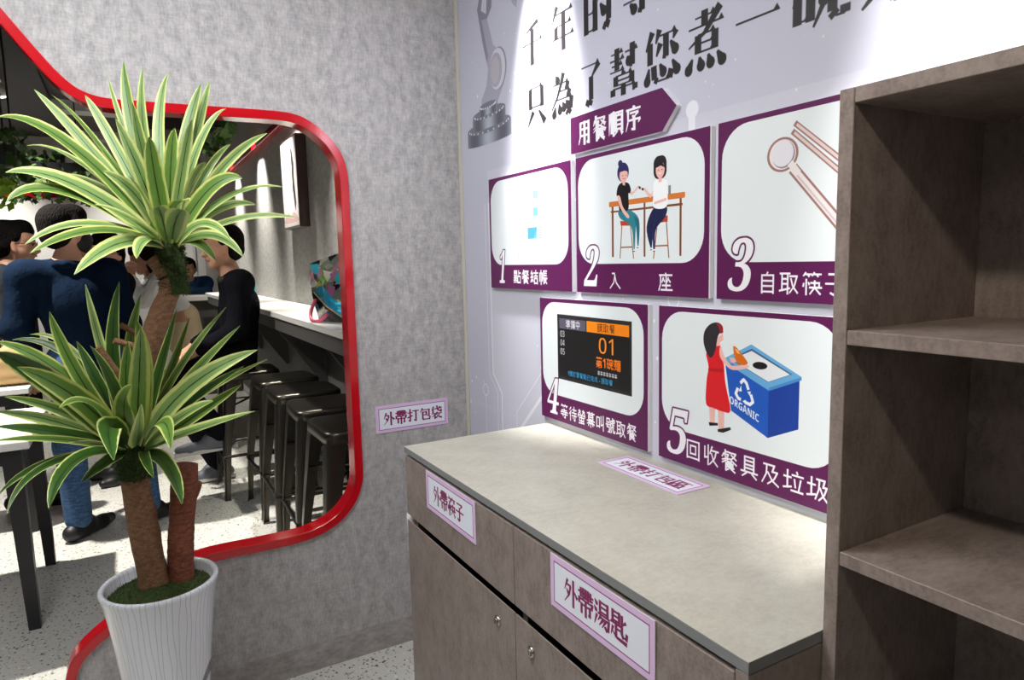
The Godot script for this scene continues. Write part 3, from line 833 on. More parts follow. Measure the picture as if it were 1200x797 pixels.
# ================= step posters
const PURPLE := Color(0.36, 0.06, 0.31)

func poster_print(num: int) -> Print:
	var p := Print.new(460, 340, 2.0, PURPLE)
	var paper := c8(232, 240, 242)
	p.rounded(10, 10, 436, 258, 62, paper)
	return p

func poster_digit(p: Print, num: int):
	var tm := letters(str(num), "Droid Serif", true)
	var box: Array = [[52, 38], [30, 54], [26, 54], [26, 58], [24, 56]][num - 1]
	p.latin(tm, box[0], 222, box[1], 102, PURPLE, 16, 0, 3.6)
	p.latin(tm, box[0], 222, box[1], 102, c8(244, 244, 248), 16, 0)

func poster(p: Print, x: float, y: float, w: float, h: float, label: String, poly := PackedVector2Array()):
	var m := mat(Color.WHITE, 0.45)
	m.albedo_texture = p.texture()
	var t := thing("poster_board", label, "poster", Vector3(x, y, -0.0118), 0.0, "meal step posters")
	var st := tool()
	if poly.size():
		prism(st, poly, 0.0, 0.011)
		obj("foam_board", st, M.foam, t)
		st = SurfaceTool.new()
		st.begin(Mesh.PRIMITIVE_TRIANGLES)
		var ids := Geometry2D.triangulate_polygon(poly)
		for k in range(0, ids.size(), 3):
			var o := [ids[k], ids[k + 1], ids[k + 2]]
			if (poly[o[1]] - poly[o[0]]).cross(poly[o[2]] - poly[o[0]]) > 0:
				o.reverse()
			for i in o:
				st.set_normal(Vector3(0, 0, 1))
				st.set_uv(Vector2(poly[i].x / w, -poly[i].y / h))
				st.add_vertex(Vector3(poly[i].x, poly[i].y, 0.0118))
		inst("printed_face", st.commit(), m, t)
	else:
		bx(st, Vector3(0, -h, 0), Vector3(w, 0, 0.011), 0.0005)
		obj("foam_board", st, M.foam, t)
		inst("printed_face", sheet(Vector3(0, 0, 0.0118), Vector3(w - 0.002, 0, 0.0118), Vector3(w - 0.002, -h, 0.0118), Vector3(0, -h, 0.0118)), m, t)

func posters():
	var white := c8(246, 246, 250)
	var skin := c8(240, 188, 178)
	# heading arrow
	var p := Print.new(384, 90, 2.4, PURPLE)
	write(p, "用餐順序", 30, 15, 58, 60, 62, white, 2, 0.15)
	poster(p, 0.668, 1.671, 0.384, 0.090, "purple arrow shaped heading board above the step posters", PackedVector2Array([Vector2(0, 0), Vector2(0.340, 0), Vector2(0.384, -0.045), Vector2(0.341, -0.090), Vector2(0, -0.090)]))
	# 1 order and pay
	p = poster_print(1)
	p.flat([187, 131, 176, 246, 348, 246, 344, 38, 300, 38, 300, 120], c8(206, 211, 226))
	p.flat([186, 138, 182, 246, 338, 244, 336, 40, 304, 42, 300, 130], c8(224, 228, 238))
	p.rect(270, 60, 26, 22, c8(146, 208, 222))
	p.rect(268, 107, 26, 24, c8(124, 192, 220))
	p.rect(236, 162, 51, 32, c8(84, 170, 206))
	p.flat([268, 194, 287, 170, 287, 194], c8(120, 194, 220))
	for i in 5:
		p.rect(297, 163 + i * 7, 17, 2.4, c8(160, 164, 184))
	p.line([Vector2(340, 40), Vector2(338, 244)], 2.5, c8(170, 170, 196))
	p.line([Vector2(200, 146), Vector2(300, 146)], 1.2, c8(180, 188, 206))
	p.line([Vector2(184, 222), Vector2(210, 206), Vector2(240, 232)], 1.2, c8(180, 188, 206))
	poster_digit(p, 1)
	write(p, "點餐結帳", 146, 282, 46, 44, 49, white, 0, 0.095)
	poster(p, 0.2137, 1.5681, 0.454, 0.338, "purple step 1 poster with a pale order slip picture")
	# 2 take a seat
	p = poster_print(2)
	var wood := c8(216, 122, 50)
	var brown := c8(128, 66, 28)
	p.flat([142, 143, 384, 143, 385, 148, 145, 147], brown)
	for q in [[147, 154, 133, 252], [262, 268, 132, 253], [376, 382, 133, 253]]:
		p.rect(q[0], q[2], q[1] - q[0], q[3] - q[2], brown)
	p.rounded(137, 121, 255, 12, 3, wood)
	p.flat([179, 168, 219, 171, 219, 181, 181, 179], c8(196, 64, 32))
	p.flat([317, 166, 340, 166, 340, 179, 317, 180], c8(196, 64, 32))
	for q in [[185, 179, 178, 256], [216, 179, 227, 257], [182, 230, 224, 230], [306, 190, 295, 258], [336, 178, 344, 257], [301, 230, 341, 230]]:
		p.line([Vector2(q[0], q[1]), Vector2(q[2], q[3])], 3, c8(150, 84, 36))
	p.soft([174, 144, 209, 144, 246, 168, 245, 226, 241, 227, 236, 182, 231, 235, 227, 234, 219, 184, 179, 162], c8(38, 132, 146))
	p.flat([229, 160, 246, 168, 245, 226, 241, 227, 236, 182], c8(28, 104, 122))
	p.soft([187, 80, 209, 84, 218, 99, 214, 108, 209, 108, 208, 144, 176, 143, 177, 111, 166, 108, 171, 88], c8(16, 14, 18))
	p.soft([169, 110, 179, 112, 189, 136, 211, 157, 209, 164, 199, 159, 179, 137], skin)
	p.soft([216, 104, 219, 112, 229, 108, 246, 96, 241, 94, 228, 104], skin)
	p.oval(Vector2(190, 57), 21, 22, c8(36, 34, 92))
	p.oval(Vector2(180, 36), 8, 8, c8(36, 34, 92))
	p.oval(Vector2(192, 64), 15, 16, skin)
	p.flat([186, 76, 198, 76, 197, 88, 189, 86], skin)
	p.flat([174, 56, 182, 46, 206, 50, 209, 58, 196, 54], c8(36, 34, 92))
	p.rect(188, 64, 3, 2, c8(90, 40, 50))
	p.rect(199, 64, 3, 2, c8(90, 40, 50))
	p.line([Vector2(189, 71), Vector2(194, 73), Vector2(199, 71)], 1.5, c8(206, 80, 90))
	p.soft([297, 146, 336, 147, 332, 169, 303, 194, 299, 236, 294, 236, 292, 215, 289, 233, 285, 233, 272, 187], c8(22, 28, 72))
	p.line([Vector2(303, 165), Vector2(293, 192), Vector2(292, 215)], 1.2, c8(44, 54, 108))
	p.soft([299, 88, 336, 91, 339, 108, 336, 147, 296, 146, 294, 119], c8(250, 252, 253))
	p.soft([294, 108, 285, 124, 265, 107, 258, 102, 267, 101, 285, 116], skin)
	p.flat([336, 128, 297, 134, 297, 139, 336, 134], skin)
	p.rounded(295, 37, 41, 49, 16, c8(26, 20, 26))
	p.oval(Vector2(316, 67), 14, 18, skin)
	p.rect(311, 82, 10, 11, skin)
	p.flat([301, 62, 306, 46, 322, 50, 331, 64, 318, 58], c8(26, 20, 26))
	p.rect(309, 66, 3, 2, c8(90, 40, 50))
	p.rect(320, 66, 3, 2, c8(90, 40, 50))
	p.line([Vector2(310, 73), Vector2(315, 75), Vector2(320, 73)], 1.6, c8(250, 250, 250))
	p.rect(342, 103, 7, 18, c8(120, 122, 136))
	p.flat([245, 94, 253, 97, 251, 102, 246, 100], c8(24, 18, 22))
	p.flat([255, 99, 263, 101, 261, 106, 255, 104], c8(24, 18, 22))
	for q in [[229, 236], [241, 228], [287, 234], [297, 237]]:
		p.rect(q[0] - 3, q[1], 7, 4, c8(250, 250, 250))
		p.rect(q[0] - 3, q[1] + 3, 6, 2, c8(30, 26, 30))
	poster_digit(p, 2)
	write(p, "入", 134, 287, 48, 44, 48, white, 0, 0.085)
	write(p, "座", 308, 287, 50, 44, 48, white, 0, 0.085)
	poster(p, 0.6881, 1.5681, 0.4602, 0.338, "purple step 2 poster with two women seated at a high table")
	# 3 take chopsticks
	p = poster_print(3)
	var rose := c8(160, 116, 112)
	var cream := c8(240, 232, 232)
	p.line([Vector2(172, 106), Vector2(330, 278)], 21, rose)
	p.line([Vector2(172, 106), Vector2(330, 278)], 13, cream)
	p.line([Vector2(180, 118), Vector2(330, 281)], 4, c8(216, 202, 204))
	p.oval(Vector2(150, 80), 33, 30, rose)
	p.oval(Vector2(150, 80), 28, 26, cream)
	p.oval(Vector2(152, 80), 24, 24, c8(150, 142, 150))
	p.oval(Vector2(150, 78), 23, 23, c8(232, 230, 238))
	p.line([Vector2(166, 96), Vector2(184, 117)], 13, cream)
	for o in [0.0, 13.0]:
		p.line([Vector2(174 - o * 0.35, 30 + o), Vector2(330 - o * 0.35, 158 + o * 1.4)], 10, rose)
		p.line([Vector2(178 - o * 0.35, 33 + o), Vector2(330 - o * 0.35, 158 + o * 1.4)], 5, c8(226, 208, 204))
	p.rounded(330, 100, 116, 168, 40, c8(232, 240, 242))
	poster_digit(p, 3)
	write(p, "自取筷子", 102, 284, 43, 43, 46, white, 0, 0.085)
	poster(p, 1.1674, 1.5681, 0.460, 0.338, "purple step 3 poster with a spoon and chopsticks picture")
	# 4 wait for the number
	p = poster_print(4)
	p.rect(88, 42, 316, 178, c8(42, 40, 44))
	p.rect(95, 50, 302, 162, c8(14, 14, 15))
	p.rect(98, 52, 122, 28, c8(92, 88, 104))
	p.rect(224, 52, 170, 28, c8(250, 140, 10))
	write(p, "準備中", 128, 54, 22, 24, 23, c8(226, 226, 232), 0, 0.09)
	write(p, "請取餐", 268, 54, 24, 24, 25, c8(120, 60, 10), 0, 0.09)
	var num := ["03", "04", "05"]
	for i in 3:
		p.latin(letters(num[i], "Droid Sans", false), 102, 86 + i * 24, 20, 17, c8(226, 226, 230))
	var amber := c8(255, 150, 30)
	p.latin(letters("01", "Droid Sans", false), 276, 90, 58, 40, amber)
	write(p, "第", 262, 138, 28, 30, 30, c8(255, 128, 20), 0, 0.11)
	p.latin(letters("1", "Droid Sans", true), 292, 141, 10, 24, c8(255, 128, 20))
	write(p, "碗麵", 306, 138, 28, 30, 29, c8(255, 128, 20), 0, 0.1)
	for i in 7:
		p.rect(270 + i * 11.5, 176, 9, 3, c8(170, 170, 176))
		p.rect(270 + i * 11.5, 181, 9, 3, c8(190, 190, 196))
		p.rect(273 + i * 11.5, 175, 2.5, 11, c8(190, 190, 196))
	p.latin(letters("1", "Droid Sans", true), 136, 193, 5, 13, c8(48, 150, 200))
	write(p, "號訂單餐點已完成", 143, 191, 15, 16, 16, c8(48, 150, 200), 0, 0.1)
	p.rect(276, 200, 3, 3, c8(48, 150, 200))
	write(p, "請取餐", 284, 191, 15, 16, 16, c8(48, 150, 200), 0, 0.1)
	poster_digit(p, 4)
	write(p, "等待螢幕叫號取餐", 96, 286, 39, 43, 41, white, 0, 0.095)
	poster(p, 0.505, 1.2091, 0.460, 0.340, "purple step 4 poster with a black call screen picture")
	# 5 return the bowls
	p = poster_print(5)
	p.flat([299, 140, 365, 114, 365, 204, 299, 234], c8(18, 62, 156))
	p.flat([193, 103, 299, 140, 299, 234, 210, 198, 195, 116], c8(22, 88, 190))
	p.flat([257, 62, 369, 109, 369, 114, 299, 144, 193, 104, 193, 95], c8(104, 172, 220))
	p.flat([369, 109, 369, 115, 299, 145, 299, 139], c8(70, 140, 200))
	p.flat([258, 70, 349, 107, 298, 129, 206, 96], c8(60, 90, 130))
	p.flat([258, 74, 345, 108, 298, 128, 210, 96], c8(232, 236, 240))
	p.oval(Vector2(278, 100), 17, 7, c8(16, 14, 16), -0.06)
	p.flat([151, 197, 168, 200, 167, 232, 154, 235], skin)
	p.flat([175, 200, 192, 200, 192, 240, 178, 245], skin)
	p.flat([151, 233, 175, 230, 176, 235, 153, 240], c8(22, 16, 20))
	p.flat([175, 243, 208, 232, 210, 237, 190, 247, 176, 248], c8(22, 16, 20))
	p.flat([204, 93, 218, 92, 218, 102, 208, 102], skin)
	p.soft([170, 70, 183, 76, 179, 92, 189, 107, 194, 145, 208, 198, 189, 204, 163, 201, 143, 195, 144, 146, 149, 119, 142, 91, 157, 80], c8(222, 22, 34))
	p.flat([148, 121, 190, 117, 191, 124, 148, 128], c8(190, 12, 24))
	p.soft([180, 73, 193, 95, 212, 108, 244, 102, 251, 107, 220, 116, 200, 113, 179, 94], skin)
	p.flat([172, 56, 186, 47, 187, 60, 178, 66, 180, 72, 168, 74], skin)
	p.soft([171, 26, 184, 32, 186, 44, 178, 47, 172, 57, 166, 84, 155, 99, 142, 88, 134, 67, 137, 46, 152, 31], c8(44, 40, 46))
	p.flat([168, 26, 182, 31, 187, 45, 180, 48, 176, 38], c8(170, 20, 34))
	p.soft([213, 70, 223, 73, 239, 87, 249, 99, 236, 104, 222, 100, 216, 88], c8(222, 110, 20))
	p.flat([217, 74, 225, 76, 230, 84, 222, 82], c8(248, 190, 120))
	p.flat([204, 104, 214, 104, 216, 108, 208, 108], c8(90, 120, 200))
	# recycling triangle of three bent bands, and the word on the bin
	var wht := c8(240, 244, 250)
	for q in [[[232, 140, 240, 132, 247, 138, 252, 150], 6.5], [[226, 150, 221, 162, 227, 170, 234, 172], 6.5], [[258, 158, 263, 172, 256, 178, 244, 175], 6.5]]:
		var l := []
		for i in range(0, q[0].size(), 2):
			l.append(Vector2(q[0][i], q[0][i + 1]))
		p.line(l, q[1], wht)
	p.flat([228, 156, 234, 144, 236, 156], wht)
	p.flat([249, 154, 258, 152, 256, 162], wht)
	p.flat([246, 170, 246, 180, 238, 174], wht)
	p.latin(letters("ORGANIC", "Droid Sans", true), 206, 168, 72, 15, wht, 0, 26)
	poster_digit(p, 5)
	write(p, "回收餐具及垃圾", 84, 279, 46, 46, 50, white, 0, 0.085)
	poster(p, 1.0003, 1.2091, 0.460, 0.340, "purple step 5 poster with a woman in red at a blue bin")

# ================= small paper signs
func paper_sign(text: String, x0: float, pitch: float, label: String, xf: Transform3D):
	var p := Print.new(260, 92, 2.4, c8(226, 196, 232))
	p.rect(10, 10, 240, 72, c8(150, 62, 130))
	p.rect(12, 12, 236, 68, c8(236, 240, 250))
	write(p, text, x0, 23, 43, 46, pitch, c8(126, 8, 82), 2, 0.138)
	var m := mat(Color.WHITE, 0.5)
	m.albedo_texture = p.texture()
	var t := Node3D.new()
	t.name = numbered("paper_sign")
	add_child(t)
	t.transform = xf
	meta(t, label, "sign", "takeaway signs")
	var st := tool()
	bx(st, Vector3(0, -0.092, 0), Vector3(0.26, 0, 0.0012), 0.0)
	obj("card", st, M.paper, t)
	inst("printed_face", sheet(Vector3(0, 0, 0.0016), Vector3(0.26, 0, 0.0016), Vector3(0.26, -0.092, 0.0016), Vector3(0, -0.092, 0.0016)), m, t)

func signs():
	paper_sign("外帶打包袋", 24, 43, "lilac bordered paper sign stuck on the grey wall", Transform3D(Basis(Vector3(0, 0, -1), Vector3(0, 1, 0), Vector3(1, 0, 0)), Vector3(0.0006, 0.846, 0.333)))
	paper_sign("外帶筷子", 40, 41, "lilac bordered paper sign on the left cabinet drawer", Transform3D(Basis(), Vector3(0.673, 0.8265, 0.4315)))
	paper_sign("外帶湯匙", 38, 41, "lilac bordered paper sign on the right cabinet drawer", Transform3D(Basis(), Vector3(1.217, 0.8262, 0.4315)))
	paper_sign("外帶打包區", 24, 43, "lilac bordered paper sign lying flat on the countertop", Transform3D(Basis(Vector3(1, 0, 0), Vector3(0, 0, -1), Vector3(0, 1, 0)), Vector3(0.918, 0.8505, 0.020)))

# ================= counter cabinet and shelf unit
func cabinet():
	var x0 := 0.530
	var x1 := 1.634
	var zf := 0.4306
	var t := thing("base_cabinet", "grey brown laminate base cabinet with two drawers and two doors", "cabinet", Vector3(x0, 0, 0))
	var w := x1 - x0
	var st := tool()
	bx(st, Vector3(0.002, 0.07, -0.011), Vector3(0.02, 0.833, zf - 0.021), 0.001)
	bx(st, Vector3(w - 0.02, 0.0, -0.011), Vector3(w, 0.833, zf), 0.001)
	bx(st, Vector3(0.02, 0.07, 0.0), Vector3(w - 0.02, 0.833, 0.012), 0.0)
	bx(st, Vector3(0.02, 0.07, 0.012), Vector3(w - 0.02, 0.088, zf - 0.024), 0.0)
	bx(st, Vector3(0.545, 0.088, 0.012), Vector3(0.563, 0.833, zf - 0.024), 0.0)
	obj("carcass", st, M.laminate, t)
	st = tool()
	bx(st, Vector3(0.012, 0.0, 0.02), Vector3(w - 0.021, 0.069, zf - 0.06), 0.0)
	obj("plinth", st, M.laminate, t)
	var split := 1.0865 - x0
	for i in 2:
		var a := 0.001 if i == 0 else split + 0.001
		var b := split - 0.001 if i == 0 else w - 0.0215
		st = tool()
		bx(st, Vector3(a, 0.6725, zf - 0.020), Vector3(b, 0.8265, zf), 0.001)
		obj("drawer", st, M.laminate, t)
		st = tool()
		prism(st, PackedVector2Array([Vector2(zf, 0.076), Vector2(zf, 0.6560), Vector2(zf - 0.002, 0.6568), Vector2(zf - 0.004, 0.6550), Vector2(zf - 0.020, 0.622), Vector2(zf - 0.020, 0.076)]), a, b, Transform3D(Basis(Vector3(0, 0, 1), Vector3(0, 1, 0), Vector3(1, 0, 0)), Vector3.ZERO))
		var door := obj("door", st, M.laminate, t)
		var c := Vector3((1.018 if i == 0 else 1.145) - x0, 0.610, zf)
		st = tool()
		tube(st, [c, c + Vector3(0, 0, 0.003), c + Vector3(0, 0, 0.0045)], [0.0105, 0.0105, 0.0085], 20)
		tube(st, [c + Vector3(0, 0, 0.0045), c + Vector3(0, 0, 0.0075)], [0.0068, 0.0062], 16)
		bx(st, c + Vector3(-0.001, -0.004, 0.0075), c + Vector3(0.001, 0.004, 0.0088), 0.0)
		var k := obj("lock", st, M.steel, door)
		k.set_meta("label", "small round metal cam lock")
	st = tool()
	bx(st, Vector3(-0.002, 0.8345, -0.0115), Vector3(w + 0.0005, 0.8492, zf + 0.001), 0.0005)
	obj("top_core", st, M.counter_edge, t)
	st = tool()
	bx(st, Vector3(-0.002, 0.8494, -0.0115), Vector3(w + 0.0005, 0.8502, zf + 0.001), 0.0002)
	obj("countertop", st, M.counter, t)
	# white carrier bag tucked beside the cabinet
	st = tool()
	var bones := [[Vector3(0.503, 0.605, 0.405), Vector3(0.510, 0.655, 0.41), 0.016, 0.015], [Vector3(0.503, 0.60, 0.34), Vector3(0.507, 0.64, 0.36), 0.018, 0.016], [Vector3(0.503, 0.63, 0.36), Vector3(0.508, 0.66, 0.40), 0.018, 0.012]]
	var arr := net(bones, 0.008, 0.02)
	var bag := inst("plastic_bag", arr, mat(c8(236, 236, 234), 0.5))
	meta(bag, "crumpled white plastic bag hanging behind the cabinet end", "bag")

func shelf():
	var x0 := 1.6352
	var zf := 0.3015
	var w := 0.86
	var t := thing("shelf_unit", "tall grey brown laminate open shelf unit right of the cabinet", "shelf", Vector3(x0, 0, 0))
	var st := tool()
	bx(st, Vector3(0.0005, 0, 0.0), Vector3(0.0185, 1.4975, zf), 0.0008)
	obj("side_panel", st, M.laminate, t)
	st = tool()
	bx(st, Vector3(w - 0.018, 0, 0.0), Vector3(w, 1.4975, zf), 0.0008)
	obj("side_panel", st, M.laminate, t)
	st = tool()
	bx(st, Vector3(0.019, 1.4802, 0.0), Vector3(w - 0.0185, 1.4975, zf), 0.0008)
	obj("top_board", st, M.laminate, t)
	st = tool()
	bx(st, Vector3(0.019, 0.0, 0.014), Vector3(w - 0.0185, 1.480, 0.028), 0.0)
	var back := obj("back_panel", st, M.laminate, t)
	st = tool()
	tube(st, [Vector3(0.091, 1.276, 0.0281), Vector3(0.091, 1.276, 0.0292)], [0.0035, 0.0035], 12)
	obj("black_hole_disc", st, M.hole_black, back)  # black disc on the panel, its colour stands for the dark in a hole
	for y in [1.2093, 0.9425, 0.6757, 0.4089, 0.12]:
		st = tool()
		bx(st, Vector3(0.019, y, 0.0285), Vector3(w - 0.0185, y + 0.0170, zf - 0.0005), 0.0008)
		obj("shelf_board", st, M.laminate, t)

# ================= smooth bodies: tapered capsules joined with a smooth minimum, meshed as surface nets
func net_into(acc: Dictionary, bones: Array, cell: float, k: float):
	var lo := Vector3(INF, INF, INF)
	var hi := -lo
	for b in bones:
		var r: float = maxf(b[2], b[3]) + k + cell * 2.0
		lo = lo.min(b[0] - Vector3.ONE * r).min(b[1] - Vector3.ONE * r)
		hi = hi.max(b[0] + Vector3.ONE * r).max(b[1] + Vector3.ONE * r)
	var nx := int((hi.x - lo.x) / cell) + 2
	var ny := int((hi.y - lo.y) / cell) + 2
	var nz := int((hi.z - lo.z) / cell) + 2
	var f := PackedFloat32Array()
	f.resize(nx * ny * nz)
	f.fill(1.0)
	for b in bones:
		var a: Vector3 = b[0]
		var ra: float = b[2]
		var rb: float = b[3]
		var s: Vector3 = b[4] if b.size() > 4 else Vector3.ONE
		var e: Vector3 = (b[1] - a) * s
		var bb := maxf(e.length_squared(), 1e-9)
		var r := maxf(ra, rb) + k + cell * 2.0
		var q0: Vector3 = (a.min(b[1]) - Vector3.ONE * r - lo) / cell
		var q1: Vector3 = (a.max(b[1]) + Vector3.ONE * r - lo) / cell
		for z in range(maxi(int(q0.z), 0), mini(int(q1.z) + 1, nz)):
			var pz := (lo.z + z * cell - a.z) * s.z
			for y in range(maxi(int(q0.y), 0), mini(int(q1.y) + 1, ny)):
				var py := (lo.y + y * cell - a.y) * s.y
				var row := (z * ny + y) * nx
				for x in range(maxi(int(q0.x), 0), mini(int(q1.x) + 1, nx)):
					var px := (lo.x + x * cell - a.x) * s.x
					var t := clampf((px * e.x + py * e.y + pz * e.z) / bb, 0.0, 1.0)
					var dx := px - e.x * t
					var dy := py - e.y * t
					var dz := pz - e.z * t
					var d := sqrt(dx * dx + dy * dy + dz * dz) - (ra + (rb - ra) * t)
					var o := f[row + x]
					var h := maxf(k - absf(o - d), 0.0)
					f[row + x] = minf(o, d) - h * h / (4.0 * k)
	var vid := PackedInt32Array()
	vid.resize(nx * ny * nz)
	vid.fill(-1)
	var V: PackedVector3Array = acc.v
	var N: PackedVector3Array = acc.n
	var I: PackedInt32Array = acc.i
	var off := PackedInt32Array([0, 1, nx, nx + 1, nx * ny, nx * ny + 1, nx * ny + nx, nx * ny + nx + 1])
	var lim := cell * 3.0
	for z in nz - 1:
		for y in ny - 1:
			var row := (z * ny + y) * nx
			for x in nx - 1:
				var v0 := f[row + x]
				if v0 > lim or v0 < -lim:
					continue
				var w := [v0, f[row + x + 1], f[row + x + off[2]], f[row + x + off[3]], f[row + x + off[4]], f[row + x + off[5]], f[row + x + off[6]], f[row + x + off[7]]]
				var ins := 0
				for c in 8:
					if w[c] < 0:
						ins += 1
				if ins == 0 or ins == 8:
					continue
				var p := Vector3.ZERO
				var cnt := 0
				for c in 8:
					for ax in 3:
						var c2 := c | (1 << ax)
						if c2 != c and (w[c] < 0) != (w[c2] < 0):
							var t: float = w[c] / (w[c] - w[c2])
							var q := Vector3(c & 1, (c >> 1) & 1, c >> 2)
							q[ax] = t
							p += q
							cnt += 1
				p /= cnt
				vid[row + x] = V.size()
				V.append(lo + (Vector3(x, y, z) + p) * cell)
				N.append(Vector3(w[1] + w[3] + w[5] + w[7] - w[0] - w[2] - w[4] - w[6], w[2] + w[3] + w[6] + w[7] - w[0] - w[1] - w[4] - w[5], w[4] + w[5] + w[6] + w[7] - w[0] - w[1] - w[2] - w[3]).normalized())
	var step := [1, nx, nx * ny]
	for z in range(1, nz - 1):
		for y in range(1, ny - 1):
			for x in range(1, nx - 1):
				var i := (z * ny + y) * nx + x
				if vid[i] < 0:
					continue
				for ax in 3:
					var inside := f[i] < 0
					if inside == (f[i + step[ax]] < 0):
						continue
					var s1: int = step[(ax + 1) % 3]
					var s2: int = step[(ax + 2) % 3]
					var a := vid[i]
					var b := vid[i - s1]
					var c := vid[i - s1 - s2]
					var d := vid[i - s2]
					if a < 0 or b < 0 or c < 0 or d < 0:
						continue
					if inside:
						I.append_array(PackedInt32Array([a, c, b, a, d, c]))
					else:
						I.append_array(PackedInt32Array([a, b, c, a, c, d]))
	acc.v = V
	acc.n = N
	acc.i = I

func net_mesh(acc: Dictionary) -> ArrayMesh:
	var arr := []
	arr.resize(Mesh.ARRAY_MAX)
	arr[Mesh.ARRAY_VERTEX] = acc.v
	arr[Mesh.ARRAY_NORMAL] = acc.n
	arr[Mesh.ARRAY_INDEX] = acc.i
	var m := ArrayMesh.new()
	m.add_surface_from_arrays(Mesh.PRIMITIVE_TRIANGLES, arr)
	return m

func empty() -> Dictionary:
	return {"v": PackedVector3Array(), "n": PackedVector3Array(), "i": PackedInt32Array()}

func net(bones: Array, cell: float, k: float) -> ArrayMesh:
	var acc := empty()
	net_into(acc, bones, cell, k)
	return net_mesh(acc)

# ================= the potted plant
func leaf_texture(edge: Color, body: Color, deep: Color, rim: float, sd: int) -> ImageTexture:
	var w := 96
	var h := 256
	rng.seed = sd
	var n := FastNoiseLite.new()
	n.seed = sd
	n.frequency = 0.05
	var im := Image.create(w, h, false, Image.FORMAT_RGB8)
	for y in h:
		for x in w:
			var a := absf((x + 0.5) / w * 2.0 - 1.0)
			var streak := n.get_noise_2d(x * 4.0, y * 0.35) * 0.35
			var wob := n.get_noise_2d(y * 0.6, x * 0.2 + 60) * 0.08
			var c := body.lerp(deep, clampf(0.35 + streak - a * 0.5, 0, 1))
			c = c.lerp(edge, smoothstep(1.0 - rim - 0.10, 1.0 - rim + 0.05, a + wob))
			if a < 0.055 + wob * 0.2:
				c = c.lerp(Color(0.07, 0.13, 0.06), 0.85)
			im.set_pixel(x, y, c)
	im.generate_mipmaps()
	return ImageTexture.create_from_image(im)

func leaf_mesh(L: Array, twist: float, toward: float) -> ArrayMesh:
	var b := Vector3(L[0], L[1], L[2])
	var m := Vector3(L[3], L[4], L[5])
	var t := Vector3(L[6], L[7], L[8])
	var wide: float = L[9]
	var ctl := m * 2.0 - (b + t) * 0.5
	var st := SurfaceTool.new()
	st.begin(Mesh.PRIMITIVE_TRIANGLES)
	st.set_smooth_group(1)
	var rows := []
	var seg := 14
	for i in seg + 1:
		var s := float(i) / seg
		var p := b * (1 - s) * (1 - s) + ctl * 2 * s * (1 - s) + t * s * s
		var d := ((ctl - b) * (1 - s) + (t - ctl) * s).normalized()
		var face := (Vector3(1, 0.18, 0.0) * toward + Vector3(0, 1, 0) * (1 - toward)).rotated(d, twist * (0.4 + s))
		var side := d.cross(face).normalized()
		var nrm := side.cross(d).normalized()
		var w := wide * 0.40 * minf(1.0, 0.5 + s * 2.2) * pow(maxf(0.0, 1.0 - pow(s, 4.5)), 0.85)
		w = maxf(w, 0.0006)
		var ring := []
		for k in 5:
			var a := (k - 2) / 2.0
			ring.append([p + side * w * a + nrm * w * 0.22 * a * a, Vector2(0.5 + a * 0.495, s)])
		rows.append(ring)
	for i in seg:
		for k in 4:
			for q in [[i, k], [i, k + 1], [i + 1, k + 1], [i, k], [i + 1, k + 1], [i + 1, k]]:
				st.set_uv(rows[q[0]][q[1]][1])
				st.add_vertex(rows[q[0]][q[1]][0])
	st.generate_normals()
	return st.commit()

